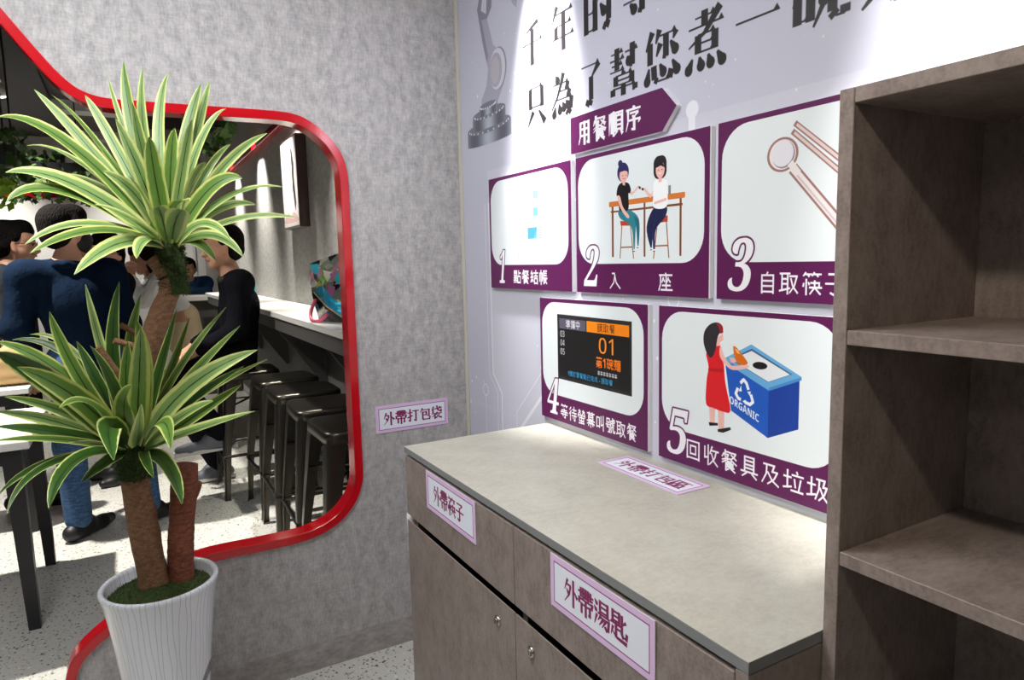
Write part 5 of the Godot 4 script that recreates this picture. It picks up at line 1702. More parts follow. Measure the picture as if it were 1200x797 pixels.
func person(label: String, at: Vector3, turn: float, j: Dictionary, o: Dictionary) -> Node3D:
	var t := thing("person", label, "person", at, turn, "people in the dining room")
	var big: float = o.get("build", 1.0)
	var cell: float = o.get("cell", 0.015)
	var flat := Vector3(1, 1, 1.32)
	var skin := mat(o.get("skin", c8(196, 146, 120)), 0.55)
	skin.subsurf_scatter_enabled = true
	skin.subsurf_scatter_strength = 0.05
	var limb := []
	for s in ["L", "R"]:
		limb.append([j["sh" + s], j["el" + s], 0.046, 0.038])
		limb.append([j["el" + s], j["wr" + s], 0.038, 0.026])
		limb.append([j["hi" + s], j["kn" + s], 0.075, 0.052])
		limb.append([j["kn" + s], j["an" + s], 0.053, 0.034])
		limb.append([j["an" + s] - Vector3(0, 0.03, 0), j["to" + s], 0.034, 0.024])
	var acc := empty()
	net_into(acc, limb + [[j.pel, j.che, 0.13 * big, 0.135 * big, flat], [j.shL, j.shR, 0.058, 0.058], [j.che, j.nek, 0.10, 0.055, flat], [j.nek - Vector3(0, 0.03, 0), j.hed - Vector3(0, 0.05, 0), 0.053, 0.05], [j.hiL, j.hiR, 0.10, 0.10]], 0.018, 0.04)
	var look: Vector3 = o.get("look", Vector3(0, 0, 1))
	var up: Vector3 = o.get("tilt", Vector3.UP)
	net_into(acc, head_bones(j.hed, look, up) + [[j.nek, j.hed - Vector3(0, 0.04, 0), 0.054, 0.05]], 0.0075, 0.018)
	for s in ["L", "R"]:
		var d: Vector3 = (j["wr" + s] - j["el" + s]).normalized()
		if o.has("point" + s):
			d = o["point" + s].normalized()
		var palm: Vector3 = o.get("palm" + s, Vector3(-1 if s == "L" else 1, 0, 0.2))
		net_into(acc, hand_bones(j["wr" + s], d, palm, 1.0 if s == "L" else -1.0, o.get("curl", 0.45)), 0.006, 0.008)
	inst("body", net_mesh(acc), skin, t)
	# trousers or skirt
	var cloth := []
	if o.has("skirt"):
		cloth = [[j.pel + Vector3(0, 0.05, 0), j.pel - Vector3(0, 0.14, 0), 0.135, 0.165, Vector3(1, 1, 1.15)], [j.hiL, j.hiL.lerp(j.knL, 0.42), 0.10, 0.11], [j.hiR, j.hiR.lerp(j.knR, 0.42), 0.10, 0.11]]
		inst("skirt", net(cloth, cell, 0.06), cloth_mat(o.skirt), t)
	else:
		for s in ["L", "R"]:
			cloth.append([j["hi" + s], j["kn" + s], 0.092 * big, 0.070])
			cloth.append([j["kn" + s], j["an" + s] + Vector3(0, 0.02, 0), 0.068, 0.060])
		cloth.append([j.pel, j.hiL.lerp(j.hiR, 0.5), 0.135 * big, 0.125 * big, flat])
		cloth.append([j.hiL, j.hiR, 0.116, 0.116])
		var tm := cloth_mat(o.trousers)
		if o.has("trouser_tex"):
			tm = o.trouser_tex
		inst("trousers", net(cloth, cell, 0.03), tm, t)
	# jacket or top
	var hem: Vector3 = j.pel.lerp(j.che, o.get("hem", -0.25))
	cloth = [[hem, j.che, 0.140 * big, 0.150 * big, flat], [j.che, j.nek - Vector3(0, 0.055, 0), 0.145 * big, 0.085, flat], [j.shL, j.shR, 0.078 * big, 0.078 * big]]
	for s in ["L", "R"]:
		cloth.append([j["sh" + s], j["el" + s], 0.074 * big, 0.058 * big])
		cloth.append([j["el" + s], j["wr" + s] - (j["wr" + s] - j["el" + s]) * 0.06, 0.057 * big, 0.044])
	inst(o.get("top_name", "jacket"), net(cloth, cell, 0.035), cloth_mat(o.top), t)
	# collar
	cloth = []
	for k in 10:
		var a0 := TAU * k / 10
		var a1 := TAU * (k + 1) / 10
		var c: Vector3 = j.nek - Vector3(0, 0.022, 0)
		cloth.append([c + Vector3(cos(a0) * 0.062, 0.012 * -sin(a0), sin(a0) * 0.062), c + Vector3(cos(a1) * 0.062, 0.012 * -sin(a1), sin(a1) * 0.062), 0.020, 0.020])
	inst("collar", net(cloth, 0.010, 0.012), cloth_mat(o.get("collar", o.top), 0.2), t)
	# shoes
	if not o.has("no_shoes"):
		for s in ["L", "R"]:
			var an: Vector3 = j["an" + s]
			var to: Vector3 = j["to" + s]
			var dir := (to - an)
			dir.y = 0
			dir = dir.normalized()
			var low := minf(an.y - 0.05, to.y)
			var heel := an - dir * 0.045
			heel.y = an.y - 0.042
			inst("shoe", net([[heel, to, 0.042, 0.032], [an + Vector3(0, 0.01, 0), an.lerp(to, 0.35), 0.046, 0.040], [to, to + dir * 0.05, 0.033, 0.026]], 0.010, 0.02), mat(o.get("shoes", c8(18, 18, 20)), 0.5), t)
			if o.has("soles"):
				var st := tool()
				var sd := dir.cross(Vector3.UP).normalized()
				var b0 := heel - dir * 0.045
				var b1 := to + dir * 0.078
				var dn := Vector3(0, -0.034, 0)
				var k := [b0 - sd * 0.032 + dn, b0 + sd * 0.032 + dn, b1 + sd * 0.034 + dn, b1 - sd * 0.034 + dn]
				var uo := Vector3(0, 0.022, 0)
				quad(st, k[0], k[1], k[2], k[3], Vector3.DOWN)
				quad(st, k[0] + uo, k[1] + uo, k[2] + uo, k[3] + uo, Vector3.UP)
				for q in 4:
					quad(st, k[q], k[(q + 1) % 4], k[(q + 1) % 4] + uo, k[q] + uo, (k[q] + k[(q + 1) % 4]) / 2 - (b0 + b1) / 2 - dn)
				obj("sole", st, mat(o.soles, 0.6), t)
	# hair
	var f := look.normalized()
	var r := up.cross(f).normalized()
	var u := f.cross(r)
	var P = func(x: float, y: float, z: float) -> Vector3: return j.hed + r * x + u * y + f * z
	var hair := [[P.call(0, 0.062, -0.040), P.call(0, 0.080, 0.020), 0.080, 0.066], [P.call(0, 0.0, -0.055), P.call(0, 0.06, -0.05), 0.070, 0.078], [P.call(0.062, 0.05, 0.0), P.call(0.066, 0.0, -0.045), 0.030, 0.024], [P.call(-0.062, 0.05, 0.0), P.call(-0.066, 0.0, -0.045), 0.030, 0.024], [P.call(0, 0.100, 0.045), P.call(0.02, 0.085, 0.062), 0.040, 0.028]]
	if o.get("long_hair", false):
		hair += [[P.call(0, 0.02, -0.06), P.call(0, -0.16, -0.07), 0.075, 0.045], [P.call(0.06, 0.02, -0.02), P.call(0.06, -0.13, -0.03), 0.035, 0.025], [P.call(-0.06, 0.02, -0.02), P.call(-0.06, -0.13, -0.03), 0.035, 0.025]]
	inst("hair", net(hair, 0.009, 0.025), hair_mat(o.get("hair", c8(18, 15, 14))), t)
	# eyes, brows, mouth
	for s in [-1.0, 1.0]:
		var em := SphereMesh.new()
		em.radius = 0.009
		em.height = 0.014
		em.radial_segments = 10
		em.rings = 6
		var e := inst("eye", em, mat(c8(30, 22, 20), 0.2), t)
		e.position = P.call(0.030 * s, 0.010, 0.076)
		var st := tool()
		tube(st, [P.call(0.014 * s, 0.030, 0.090), P.call(0.030 * s, 0.034, 0.086), P.call(0.044 * s, 0.029, 0.074)], [0.003, 0.0035, 0.002], 6)
		obj("eyebrow", st, mat(c8(24, 20, 18), 0.7), t)
	var ms := tool()
	tube(ms, [P.call(-0.020, -0.052, 0.084), P.call(0, -0.053, 0.0925), P.call(0.020, -0.052, 0.084)], [0.002, 0.0045, 0.002], 6)
	obj("lips", ms, mat(o.get("lips", c8(160, 90, 84)), 0.5), t)
	if o.has("glasses"):
		var gs := tool()
		for s in [-1.0, 1.0]:
			var ring := []
			var rr := []
			for k in 13:
				var a := TAU * k / 12
				ring.append(P.call(0.033 * s + cos(a) * 0.025, 0.008 + sin(a) * 0.018, 0.100))
				rr.append(0.0018)
			tube(gs, ring, rr, 6)
			tube(gs, [P.call(0.058 * s, 0.014, 0.099), P.call(0.084 * s, 0.014, 0.03), P.call(0.086 * s, 0.010, -0.02)], [0.002, 0.002, 0.002], 6)
		tube(gs, [P.call(-0.009, 0.012, 0.102), P.call(0.009, 0.012, 0.102)], [0.0018, 0.0018], 6)
		obj("glasses", gs, mat(o.glasses, 0.3), t)
	if o.has("mask"):
		inst("face_mask", net([[P.call(0, -0.02, 0.075), P.call(0, -0.07, 0.062), 0.036, 0.034], [P.call(0.045, -0.035, 0.035), P.call(-0.045, -0.035, 0.035), 0.045, 0.045]], 0.009, 0.03), mat(o.mask, 0.8), t)
	return t

func people():
	# man in the navy jacket and jeans, seen from behind, walking away to the right
	var denim := tiled(mottled(256, c8(44, 78, 116), c8(26, 52, 86), c8(88, 120, 152), [[0.02, 1, 0.4, 0.7], [0.1, 1, 1, 0.4]], 0.3, 61), 0.25, 0.85)
	var base := Vector3(-1.74, 0, 1.22)
	var turn := deg_to_rad(-108)
	var inv := Transform3D(Basis(Vector3.UP, turn), base).affine_inverse()
	var j := stand_joints()
	for k in j:
		j[k] = j[k] * Vector3(1.0, 0.985, 1.0)
	j.pel = inv * Vector3(-1.74, 0.89, 1.19)
	j.che = inv * Vector3(-1.74, 1.17, 1.24)
	j.nek = inv * Vector3(-1.73, 1.355, 1.25)
	j.hed = inv * Vector3(-1.76, 1.485, 1.235)
	j.shL = inv * Vector3(-1.72, 1.29, 1.415)
	j.shR = inv * Vector3(-1.79, 1.29, 1.085)
	j.elL = inv * Vector3(-1.68, 1.05, 1.465)
	j.wrL = inv * Vector3(-1.84, 0.92, 1.43)
	j.elR = inv * Vector3(-1.80, 1.04, 1.02)
	j.wrR = inv * Vector3(-1.98, 0.93, 1.02)
	j.hiL = inv * Vector3(-1.73, 0.87, 1.265)
	j.knL = inv * Vector3(-1.74, 0.47, 1.31)
	j.anL = inv * Vector3(-1.73, 0.085, 1.305)
	j.toL = inv * Vector3(-1.84, 0.035, 1.21)
	j.hiR = inv * Vector3(-1.77, 0.87, 1.11)
	j.knR = inv * Vector3(-1.80, 0.47, 1.02)
	j.anR = inv * Vector3(-1.78, 0.085, 1.00)
	j.toR = inv * Vector3(-1.84, 0.035, 0.885)
	person("man in navy jacket and blue jeans seen from behind", base, turn, j, {"top": c8(12, 25, 42), "trousers": c8(44, 78, 116), "trouser_tex": denim, "shoes": c8(20, 20, 22), "build": 1.02, "look": inv.basis * Vector3(-0.55, 0.0, -0.85), "mask": c8(24, 24, 27), "hem": -0.22, "cell": 0.014})
	# man in dark grey suit and glasses in profile
	j = stand_joints()
	j.hed = Vector3(0, 1.455, 0.05)
	j.nek = Vector3(0, 1.32, -0.005)
	j.che = Vector3(0, 1.14, -0.01)
	for k in ["shL", "shR", "elL", "elR", "wrL", "wrR"]:
		j[k] -= Vector3(0, 0.065, 0.01)
	person("man in dark grey suit and white collar with glasses in profile", Vector3(-2.50, 0, 1.575), PI, j, {"top": c8(44, 46, 50), "trousers": c8(30, 30, 34), "collar": c8(214, 216, 220), "glasses": c8(18, 16, 16), "build": 1.1, "look": Vector3(0.1, -0.02, 1)})
	# woman in black with glasses facing the camera side
	j = stand_joints()
	for k in j:
		j[k] *= 0.925
	j.wrL = Vector3(0.06, 0.98, 0.26)
	j.wrR = Vector3(-0.06, 0.98, 0.26)
	j.elL = Vector3(0.21, 0.97, 0.04)
	j.elR = Vector3(-0.21, 0.97, 0.04)
	person("woman in black with glasses standing behind the navy jacket", Vector3(-2.72, 0, 1.085), deg_to_rad(18), j, {"build": 0.85, "top": c8(20, 20, 23), "trousers": c8(22, 22, 25), "glasses": c8(110, 90, 150), "long_hair": true, "skin": c8(206, 152, 130), "look": Vector3(0.72, -0.08, 0.70), "lips": c8(178, 60, 60)})
	# woman in white bending forward with her hands at her face
	j = stand_joints()
	j.pel = Vector3(0, 0.84, -0.03)
	j.che = Vector3(0, 1.11, 0.10)
	j.nek = Vector3(0, 1.27, 0.175)
	j.hed = Vector3(0, 1.385, 0.245)
	j.shL = Vector3(0.15, 1.235, 0.145)
	j.shR = Vector3(-0.15, 1.235, 0.145)
	j.elL = Vector3(0.185, 1.06, 0.30)
	j.elR = Vector3(-0.185, 1.06, 0.30)
	j.wrL = Vector3(0.085, 1.245, 0.36)
	j.wrR = Vector3(-0.085, 1.245, 0.36)
	person("woman in white blouse and beige skirt raising both hands to her face", Vector3(-4.3, 0, 0.62), 0.1, j, {"top": c8(226, 226, 226), "top_name": "blouse", "skirt": c8(206, 186, 154), "hem": -0.05, "skin": c8(190, 138, 112), "shoes": c8(60, 50, 46), "long_hair": true, "look": Vector3(0, -0.25, 1), "tilt": Vector3(0, 1, 0.25), "pointL": Vector3(-0.1, 1, -0.15), "pointR": Vector3(0.1, 1, -0.15), "palmL": Vector3(-1, 0, -0.4), "palmR": Vector3(1, 0, -0.4)})
	# man seated at the bar in a dark jacket, profile
	j = stand_joints()
	j.pel = Vector3(0, 0.82, 0.0)
	j.che = Vector3(0, 1.09, -0.02)
	j.nek = Vector3(0, 1.275, 0.01)
	j.hed = Vector3(0, 1.415, 0.055)
	j.shL = Vector3(0.165, 1.225, -0.01)
	j.shR = Vector3(-0.165, 1.225, -0.01)
	j.elL = Vector3(0.215, 0.97, 0.03)
	j.elR = Vector3(-0.215, 0.97, 0.03)
	j.wrL = Vector3(0.13, 0.865, 0.22)
	j.wrR = Vector3(-0.13, 0.865, 0.22)
	j.hiL = Vector3(0.085, 0.80, 0.03)
	j.hiR = Vector3(-0.085, 0.80, 0.03)
	j.knL = Vector3(0.11, 0.70, 0.36)
	j.knR = Vector3(-0.19, 0.54, 0.33)
	j.anL = Vector3(0.10, 0.36, 0.15)
	j.toL = Vector3(0.10, 0.305, 0.31)
	j.anR = Vector3(-0.25, 0.090, 0.13)
	j.toR = Vector3(-0.25, 0.038, 0.29)
	person("man in dark jacket and grey sneakers seated on a bar stool", Vector3(-2.09, 0, 0.465), 0.0, j, {"top": c8(19, 20, 25), "trousers": c8(22, 22, 26), "shoes": c8(96, 98, 106), "soles": c8(196, 194, 186), "build": 0.94, "collar": c8(60, 58, 52), "hem": -0.12, "look": Vector3(0.05, -0.06, 1), "palmL": Vector3(0, -1, 0), "palmR": Vector3(0, -1, 0)})
	# person far off leaning on the far counter
	j = stand_joints()
	j.pel = Vector3(0, 0.80, 0)
	j.hiL = Vector3(0.085, 0.78, 0.02)
	j.hiR = Vector3(-0.085, 0.78, 0.02)
	j.che = Vector3(0, 1.03, 0.05)
	j.nek = Vector3(0, 1.18, 0.10)
	j.hed = Vector3(0, 1.29, 0.16)
	j.shL = Vector3(0.165, 1.14, 0.07)
	j.shR = Vector3(-0.165, 1.14, 0.07)
	j.elL = Vector3(0.20, 1.04, 0.28)
	j.elR = Vector3(-0.20, 1.04, 0.28)
	j.wrL = Vector3(0.06, 1.07, 0.42)
	j.wrR = Vector3(-0.06, 1.07, 0.42)
	j.knL = Vector3(0.10, 0.66, 0.36)
	j.knR = Vector3(-0.10, 0.66, 0.36)
	j.anL = Vector3(0.10, 0.30, 0.22)
	j.anR = Vector3(-0.10, 0.30, 0.22)
	j.toL = Vector3(0.11, 0.25, 0.36)
	j.toR = Vector3(-0.11, 0.25, 0.36)
	person("small distant person in blue sleeves leaning over the far white counter", Vector3(-6.35, 0, 0.36), deg_to_rad(75), j, {"top": c8(52, 82, 124), "trousers": c8(70, 58, 40), "cell": 0.018})

# ================= the dining room
func make_table(label: String, x0: float, x1: float, z0: float, z1: float, h: float) -> Node3D:
	var t := thing("dining_table", label, "table", Vector3((x0 + x1) / 2, 0, (z0 + z1) / 2), 0.0, "black legged dining tables")
	var a := (x1 - x0) / 2
	var b := (z1 - z0) / 2
	var st := tool()
	bx(st, Vector3(-a, h - 0.03, -b), Vector3(a, h, b), 0.003)
	obj("table_top", st, M.bar_top, t)
	st = tool()
	bx(st, Vector3(-a + 0.04, h - 0.09, -b + 0.04), Vector3(a - 0.04, h - 0.031, b - 0.04), 0.002)
	obj("apron", st, M.black_metal, t)
	for s in [[1, 1], [1, -1], [-1, 1], [-1, -1]]:
		st = tool()
		var top := []
		var bot := []
		for k in [[-1, -1], [1, -1], [1, 1], [-1, 1]]:
			top.append(Vector3(s[0] * (a - 0.06) + k[0] * 0.03, h - 0.031, s[1] * (b - 0.06) + k[1] * 0.03))
			bot.append(Vector3(s[0] * (a - 0.045) + k[0] * 0.019, 0, s[1] * (b - 0.045) + k[1] * 0.019))
		for k in 4:
			var k2 := (k + 1) % 4
			var c: Vector3 = (top[0] + top[2]) / 2
			quad(st, top[k], top[k2], bot[k2], bot[k], (top[k] + top[k2]) / 2 - c)
		quad(st, bot[0], bot[1], bot[2], bot[3], Vector3.DOWN)
		obj("leg", st, M.black_metal, t)
	return t

func ivy(parent: Node3D, lo: Vector3, hi: Vector3, count: int, sd: int, m: Material):
	rng.seed = sd
	var st := SurfaceTool.new()
	st.begin(Mesh.PRIMITIVE_TRIANGLES)
	for i in count:
		var c := Vector3(rng.randf_range(lo.x, hi.x), rng.randf_range(lo.y, hi.y), rng.randf_range(lo.z, hi.z))
		var s := rng.randf_range(0.022, 0.042)
		var bs := Basis.from_euler(Vector3(rng.randf_range(-0.9, 0.9), rng.randf() * TAU, rng.randf_range(-0.7, 0.7)))
		var shape := [Vector2(0, -1.1), Vector2(0.5, -0.45), Vector2(1.0, -0.1), Vector2(0.6, 0.35), Vector2(0.35, 0.9), Vector2(0, 0.65), Vector2(-0.35, 0.9), Vector2(-0.6, 0.35), Vector2(-1.0, -0.1), Vector2(-0.5, -0.45)]
		for k in shape.size():
			var a: Vector2 = shape[k]
			var b: Vector2 = shape[(k + 1) % shape.size()]
			tri(st, c, c + bs * Vector3(a.x, a.y, 0.15 * absf(a.x)) * s, c + bs * Vector3(b.x, b.y, 0.15 * absf(b.x)) * s, bs.z)
	st.generate_normals()
	var o := inst("ivy_foliage", st.commit(), m, parent)
	o.set_meta("kind", "stuff")

func planter(label: String, at: Vector3, lx: float, lz: float, drop: float, rods: Array, sd: int, leaf: Material):
	var t := thing("hanging_planter", label, "hanging planter", at, 0.0, "planters hung from the ceiling")
	var st := tool()
	bx(st, Vector3(-lx, -0.06, -lz), Vector3(lx, 0.06, lz), 0.004)
	obj("trough", st, M.black_metal, t)
	for r in rods:
		st = tool()
		tube(st, [Vector3(r[0], 0.06, r[1]), Vector3(r[0], CEIL_B - at.y, r[1])], [0.006, 0.006], 8)
		obj("rod", st, M.black_metal, t)
	ivy(t, Vector3(-lx - 0.05, -drop, -lz - 0.05), Vector3(lx + 0.07, 0.16, lz + 0.05), int(480 * (lx + lz) * 2), sd, leaf)

func dining():
	var st := tool()
	# dropped black ceiling panel and pale beams
	bx(st, Vector3(FAR + 0.3, CEIL_B - 0.06, 1.5), Vector3(-0.3, CEIL_B - 0.0005, BACK - 0.05), 0.004)
	struct("ceiling_drop_panel", st, M.black_panel)
	for i in 3:
		var x: float = [-4.4, -6.2, -7.9][i]
		st = tool()
		bx(st, Vector3(x - 0.12, CEIL_B - 0.10, 0.06), Vector3(x + 0.12, CEIL_B - 0.0005, 1.499), 0.004)
		struct("ceiling_beam", st, M.ceiling_grey if i == 0 else M.white_paint)
	st = tool()
	bx(st, Vector3(-6.9, CEIL_B - 0.35, 0.35), Vector3(-5.4, CEIL_B - 0.12, 0.75), 0.01)
	var ac := obj("ceiling_duct_box", st, M.black_panel)
	meta(ac, "black box unit fixed under the dining room ceiling", "ceiling unit")
	# tables with menus
	make_table("white topped dining table with black legs beside the doorway", -1.50, -0.78, 1.36, 1.98, 0.715)
	make_table("white topped dining table with black legs before the man in the suit", -2.22, -1.93, 1.47, 2.1, 0.745)
	var p := Print.new(210, 148, 2.0, c8(238, 238, 234))
	for i in 9:
		p.rect(16, 18 + i * 12, 60 + (i * 37) % 90, 3, c8(90, 90, 92))
	for i in 4:
		p.rect(150, 20 + i * 28, 36, 16, c8(60, 60, 64))
	var pm := mat(Color.WHITE, 0.6)
	pm.albedo_texture = p.texture()
	for i in 2:
		var q: Array = [[-1.02, 1.47, 0.3, "white printed order sheet near the end of the dining table"], [-1.26, 1.46, 0.1, "white printed order sheet further back on the dining table"]][i]
		var s := thing("order_sheet", q[3], "paper", Vector3(q[0], 0.7153, q[1]), q[2] + PI / 2, "order sheets")
		st = tool()
		bx(st, Vector3(-0.105, 0, -0.074), Vector3(0.105, 0.0012, 0.074), 0.0)
		obj("paper", st, M.paper, s)
		inst("print", sheet(Vector3(-0.105, 0.0015, -0.074), Vector3(0.105, 0.0015, -0.074), Vector3(0.105, 0.0015, 0.074), Vector3(-0.105, 0.0015, 0.074)), pm, s)
	# tan bag
	var tan := mat(c8(168, 138, 92), 0.7)
	var b := thing("tan_handbag", "rounded tan handbag standing on the table before the suit", "handbag", Vector3(-2.06, 0.7455, 1.53))
	inst("bag_body", net([[Vector3(0, 0.055, -0.05), Vector3(0, 0.055, 0.06), 0.052, 0.052], [Vector3(0, 0.11, -0.045), Vector3(0, 0.12, 0.05), 0.05, 0.05], [Vector3(0, 0.16, -0.02), Vector3(0, 0.17, 0.02), 0.042, 0.04]], 0.010, 0.03), tan, b)
	st = tool()
	var hp := smooth([Vector3(0, 0.19, -0.045), Vector3(0, 0.235, -0.035), Vector3(0, 0.25, 0.0), Vector3(0, 0.235, 0.035), Vector3(0, 0.19, 0.045)], 4)
	var hr := []
	for i in hp.size():
		hr.append(0.006)
	tube(st, hp, hr, 8)
	obj("handle", st, mat(c8(120, 86, 54), 0.6), b)
	# far counter
	var fc := thing("far_counter", "white far counter with dark front by the end wall", "counter", Vector3(-5.65, 0, 0.32))
	st = tool()
	bx(st, Vector3(-0.20, 0.98, -0.31), Vector3(0.20, 1.03, 0.22), 0.004)
	obj("counter_top", st, M.bar_top, fc)
	st = tool()
	bx(st, Vector3(-0.16, 0, -0.31), Vector3(0.16, 0.979, 0.16), 0.003)
	obj("body", st, M.bar_panel, fc)
	# hanging planters
	var ivy_mat := mat(c8(58, 92, 34), 0.5)
	ivy_mat.backlight_enabled = true
	ivy_mat.backlight = Color(0.10, 0.16, 0.02)
	planter("black hanging trough of trailing ivy over the man in the suit", Vector3(-3.1, 2.02, 2.05), 0.09, 0.52, 0.20, [[0.0, -0.46], [0.0, -0.50], [0.0, 0.4]], 17, ivy_mat)
	var lime := mat(c8(150, 190, 40), 0.5)  # brightness of lit ivy leaves put into the leaf colour
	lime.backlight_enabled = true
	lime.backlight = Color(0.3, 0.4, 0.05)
	var vine := thing("lit_ivy_sprig", "lime green sprig below the ivy trough, its lit look put into the colour", "vine", Vector3(-2.75, 1.76, 1.56))
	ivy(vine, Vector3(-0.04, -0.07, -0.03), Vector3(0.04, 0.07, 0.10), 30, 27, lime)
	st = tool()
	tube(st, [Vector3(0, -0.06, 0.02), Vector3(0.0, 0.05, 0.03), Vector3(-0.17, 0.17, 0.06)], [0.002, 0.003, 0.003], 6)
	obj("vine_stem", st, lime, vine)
	planter("black hanging trough of ivy beside the red wall trim", Vector3(-3.3, 2.30, 0.42), 0.45, 0.07, 0.12, [[-0.4, 0.0], [0.4, 0.0]], 18, ivy_mat)
	planter("black hanging trough of ivy farthest back in the dining room", Vector3(-5.6, 2.25, 1.75), 0.10, 0.5, 0.3, [[0.0, -0.45], [0.0, 0.45]], 19, ivy_mat)
	# tall pale niche strips on the end wall
	for i in 2:
		st = tool()
		bx(st, Vector3(FAR + 0.001, 0.0, 0.12 + i * 0.62), Vector3(FAR + 0.03, 2.23, 0.16 + i * 0.62), 0.004)
		struct("trim_%d" % (4 + i), st, M.white_paint)

const UPPER_LEAVES := [
	[0.244, 1.378, 0.926, 0.220, 1.586, 1.056, 0.200, 1.730, 1.165, 0.0368],
	[0.236, 1.378, 0.925, 0.178, 1.613, 1.044, 0.130, 1.736, 1.137, 0.0196],
	[0.238, 1.379, 0.923, 0.190, 1.613, 1.013, 0.150, 1.737, 1.067, 0.0343],
	[0.231, 1.379, 0.921, 0.154, 1.634, 0.984, 0.090, 1.796, 1.015, 0.0196],
	[0.236, 1.379, 0.920, 0.178, 1.642, 0.969, 0.130, 1.832, 0.978, 0.0441],
	[0.233, 1.380, 0.918, 0.166, 1.635, 0.947, 0.110, 1.829, 0.935, 0.0368],
	[0.236, 1.380, 0.916, 0.178, 1.645, 0.916, 0.130, 1.814, 0.880, 0.0392],
	[0.238, 1.380, 0.911, 0.190, 1.626, 0.860, 0.150, 1.792, 0.805, 0.0417],
	[0.233, 1.380, 0.909, 0.166, 1.642, 0.833, 0.110, 1.810, 0.779, 0.0392],
	[0.256, 1.379, 0.910, 0.280, 1.609, 0.837, 0.300, 1.702, 0.769, 0.0294],
	[0.256, 1.377, 0.928, 0.280, 1.594, 1.098, 0.300, 1.645, 1.229, 0.0466],
	[0.244, 1.377, 0.928, 0.220, 1.559, 1.078, 0.200, 1.602, 1.192, 0.0221],
	[0.262, 1.375, 0.931, 0.310, 1.504, 1.096, 0.350, 1.523, 1.219, 0.0539],
	[0.264, 1.374, 0.932, 0.322, 1.487, 1.112, 0.370, 1.462, 1.220, 0.0441],
	[0.232, 1.377, 0.928, 0.160, 1.526, 1.066, 0.100, 1.528, 1.192, 0.0294],
	[0.264, 1.373, 0.934, 0.322, 1.420, 1.078, 0.370, 1.372, 1.197, 0.0343],
	[0.272, 1.372, 0.934, 0.358, 1.403, 1.061, 0.430, 1.352, 1.184, 0.0417],
	[0.280, 1.371, 0.935, 0.400, 1.373, 1.022, 0.500, 1.307, 1.107, 0.0490],
	[0.260, 1.377, 0.905, 0.298, 1.552, 0.793, 0.330, 1.644, 0.682, 0.0319],
	[0.244, 1.378, 0.906, 0.220, 1.550, 0.820, 0.200, 1.633, 0.751, 0.0245],
	[0.264, 1.376, 0.901, 0.322, 1.488, 0.777, 0.370, 1.508, 0.655, 0.0294],
	[0.268, 1.373, 0.898, 0.340, 1.433, 0.763, 0.400, 1.431, 0.635, 0.0221],
	[0.262, 1.377, 0.905, 0.310, 1.504, 0.823, 0.350, 1.529, 0.750, 0.0490],
	[0.280, 1.374, 0.901, 0.400, 1.417, 0.851, 0.500, 1.376, 0.807, 0.0343],
	[0.274, 1.372, 0.898, 0.370, 1.391, 0.827, 0.450, 1.338, 0.775, 0.0343],
	[0.268, 1.371, 0.897, 0.340, 1.374, 0.859, 0.400, 1.330, 0.829, 0.0319],
	[0.284, 1.372, 0.935, 0.418, 1.378, 0.973, 0.530, 1.337, 0.994, 0.0441],
	[0.276, 1.377, 0.925, 0.382, 1.468, 0.965, 0.470, 1.513, 0.996, 0.0539],
	[0.288, 1.378, 0.914, 0.442, 1.446, 0.910, 0.570, 1.452, 0.890, 0.0588],
	[0.293, 1.377, 0.922, 0.466, 1.425, 0.938, 0.610, 1.437, 0.951, 0.0588],
	[0.296, 1.377, 0.913, 0.478, 1.419, 0.912, 0.630, 1.430, 0.907, 0.0637],
	[0.256, 1.379, 0.915, 0.280, 1.549, 0.902, 0.300, 1.647, 0.887, 0.0441],
	[0.262, 1.378, 0.922, 0.310, 1.533, 0.967, 0.350, 1.651, 1.009, 0.0490],
	[0.274, 1.378, 0.910, 0.370, 1.497, 0.871, 0.450, 1.550, 0.842, 0.0441],
	[0.264, 1.379, 0.919, 0.322, 1.523, 0.938, 0.370, 1.612, 0.945, 0.0539],
	[0.274, 1.375, 0.932, 0.370, 1.431, 1.001, 0.450, 1.451, 1.063, 0.0441],
	[0.264, 1.379, 0.912, 0.322, 1.555, 0.878, 0.370, 1.656, 0.855, 0.0368],
	[0.260, 1.379, 0.920, 0.298, 1.564, 0.956, 0.330, 1.692, 0.972, 0.0417],
	[0.252, 1.376, 0.900, 0.262, 1.461, 0.801, 0.270, 1.473, 0.709, 0.0294],
	[0.252, 1.378, 0.925, 0.262, 1.488, 0.978, 0.270, 1.544, 1.044, 0.0441],
]
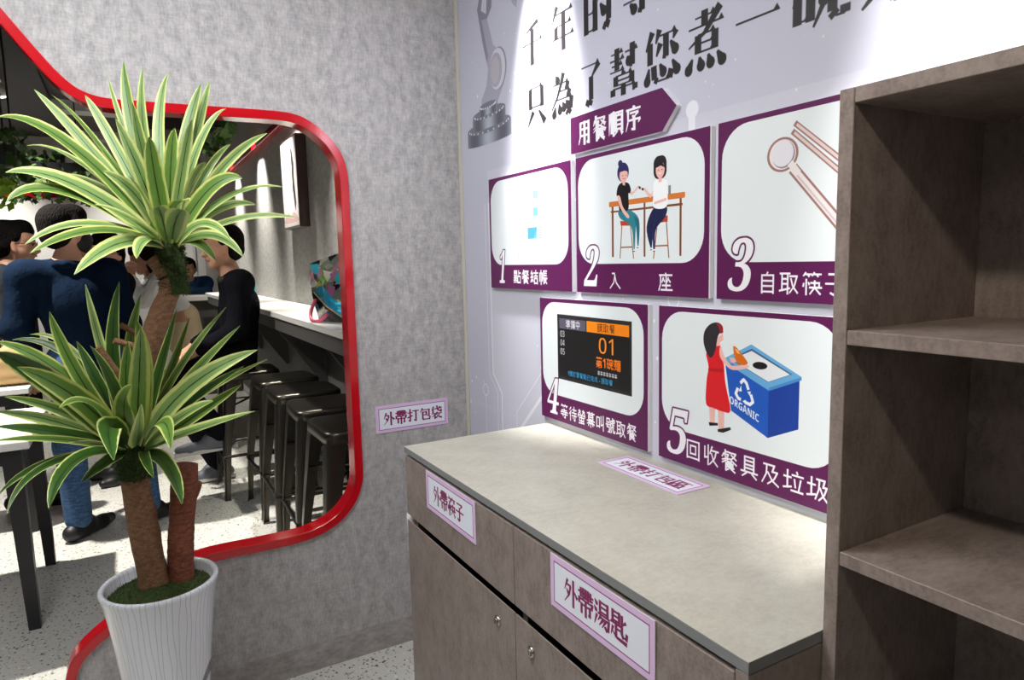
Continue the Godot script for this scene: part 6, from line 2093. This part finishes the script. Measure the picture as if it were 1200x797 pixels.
const LOWER_LEAVES := [
	[0.256, 0.883, 1.044, 0.280, 1.072, 1.129, 0.300, 1.225, 1.171, 0.0417],
	[0.244, 0.881, 1.037, 0.220, 1.101, 1.077, 0.200, 1.282, 1.102, 0.0294],
	[0.252, 0.883, 1.035, 0.262, 1.083, 1.058, 0.270, 1.287, 1.030, 0.0441],
	[0.245, 0.881, 1.031, 0.226, 1.076, 1.028, 0.210, 1.253, 0.986, 0.0392],
	[0.276, 0.887, 1.026, 0.382, 1.063, 0.999, 0.470, 1.206, 1.003, 0.0539],
	[0.281, 0.888, 1.027, 0.406, 1.058, 1.009, 0.510, 1.194, 0.997, 0.0588],
	[0.256, 0.881, 1.021, 0.280, 1.035, 0.971, 0.300, 1.215, 0.914, 0.0441],
	[0.243, 0.877, 1.018, 0.214, 1.012, 0.953, 0.190, 1.187, 0.879, 0.0319],
	[0.260, 0.879, 1.014, 0.298, 1.021, 0.919, 0.330, 1.168, 0.777, 0.0343],
	[0.269, 0.881, 1.012, 0.346, 1.027, 0.907, 0.410, 1.114, 0.751, 0.0588],
	[0.256, 0.876, 1.010, 0.280, 0.974, 0.915, 0.300, 1.062, 0.770, 0.0319],
	[0.244, 0.873, 1.009, 0.220, 0.972, 0.891, 0.200, 1.061, 0.696, 0.0221],
	[0.264, 0.875, 1.007, 0.322, 0.948, 0.901, 0.370, 1.027, 0.786, 0.0441],
	[0.272, 0.875, 1.005, 0.358, 0.924, 0.906, 0.430, 0.968, 0.769, 0.0490],
	[0.274, 0.886, 1.048, 0.370, 1.060, 1.161, 0.450, 1.158, 1.257, 0.0735],
	[0.256, 0.882, 1.046, 0.280, 1.075, 1.158, 0.300, 1.166, 1.275, 0.0441],
	[0.248, 0.878, 1.051, 0.238, 0.977, 1.160, 0.230, 1.032, 1.279, 0.0343],
	[0.262, 0.880, 1.053, 0.310, 0.968, 1.165, 0.350, 1.020, 1.281, 0.0368],
	[0.269, 0.881, 1.054, 0.346, 0.953, 1.164, 0.410, 0.998, 1.275, 0.0392],
	[0.274, 0.881, 1.054, 0.370, 0.946, 1.171, 0.450, 0.976, 1.272, 0.0221],
	[0.288, 0.881, 1.054, 0.442, 0.911, 1.141, 0.570, 0.852, 1.183, 0.0490],
	[0.291, 0.871, 1.007, 0.454, 0.874, 0.969, 0.590, 0.821, 0.951, 0.0490],
	[0.300, 0.892, 1.047, 0.502, 0.988, 1.071, 0.670, 0.955, 1.064, 0.0637],
	[0.293, 0.885, 1.011, 0.466, 0.976, 0.971, 0.610, 0.946, 0.964, 0.0490],
	[0.280, 0.879, 1.054, 0.400, 0.908, 1.187, 0.500, 0.877, 1.270, 0.0196],
	[0.284, 0.880, 1.054, 0.418, 0.904, 1.194, 0.530, 0.845, 1.255, 0.0196],
	[0.238, 0.879, 1.043, 0.190, 1.092, 1.136, 0.150, 1.155, 1.262, 0.0294],
	[0.296, 0.892, 1.045, 0.478, 1.032, 1.096, 0.630, 1.060, 1.144, 0.0294],
	[0.293, 0.886, 1.054, 0.466, 0.948, 1.103, 0.610, 0.986, 1.138, 0.0490],
	[0.232, 0.878, 1.042, 0.160, 1.099, 1.128, 0.100, 1.161, 1.232, 0.0196],
	[0.274, 0.888, 1.037, 0.370, 1.038, 1.057, 0.450, 1.156, 1.094, 0.0441],
	[0.262, 0.885, 1.032, 0.310, 1.026, 1.036, 0.350, 1.151, 1.023, 0.0490],
	[0.293, 0.892, 1.035, 0.466, 1.014, 1.042, 0.610, 1.086, 1.022, 0.0539],
	[0.298, 0.892, 1.024, 0.490, 0.977, 1.016, 0.650, 1.052, 1.011, 0.0637],
	[0.244, 0.881, 1.041, 0.220, 1.028, 1.090, 0.200, 1.145, 1.131, 0.0392],
	[0.284, 0.888, 1.047, 0.418, 1.034, 1.121, 0.530, 1.132, 1.214, 0.0637],
	[0.248, 0.878, 1.017, 0.238, 1.046, 0.927, 0.230, 1.211, 0.794, 0.0245],
	[0.280, 0.880, 1.008, 0.400, 0.967, 0.933, 0.500, 1.017, 0.867, 0.0441],
	[0.286, 0.869, 1.008, 0.430, 0.895, 1.010, 0.550, 0.876, 0.998, 0.0294],
	[0.274, 0.875, 1.053, 0.370, 0.883, 1.086, 0.450, 0.864, 1.134, 0.0343],
]
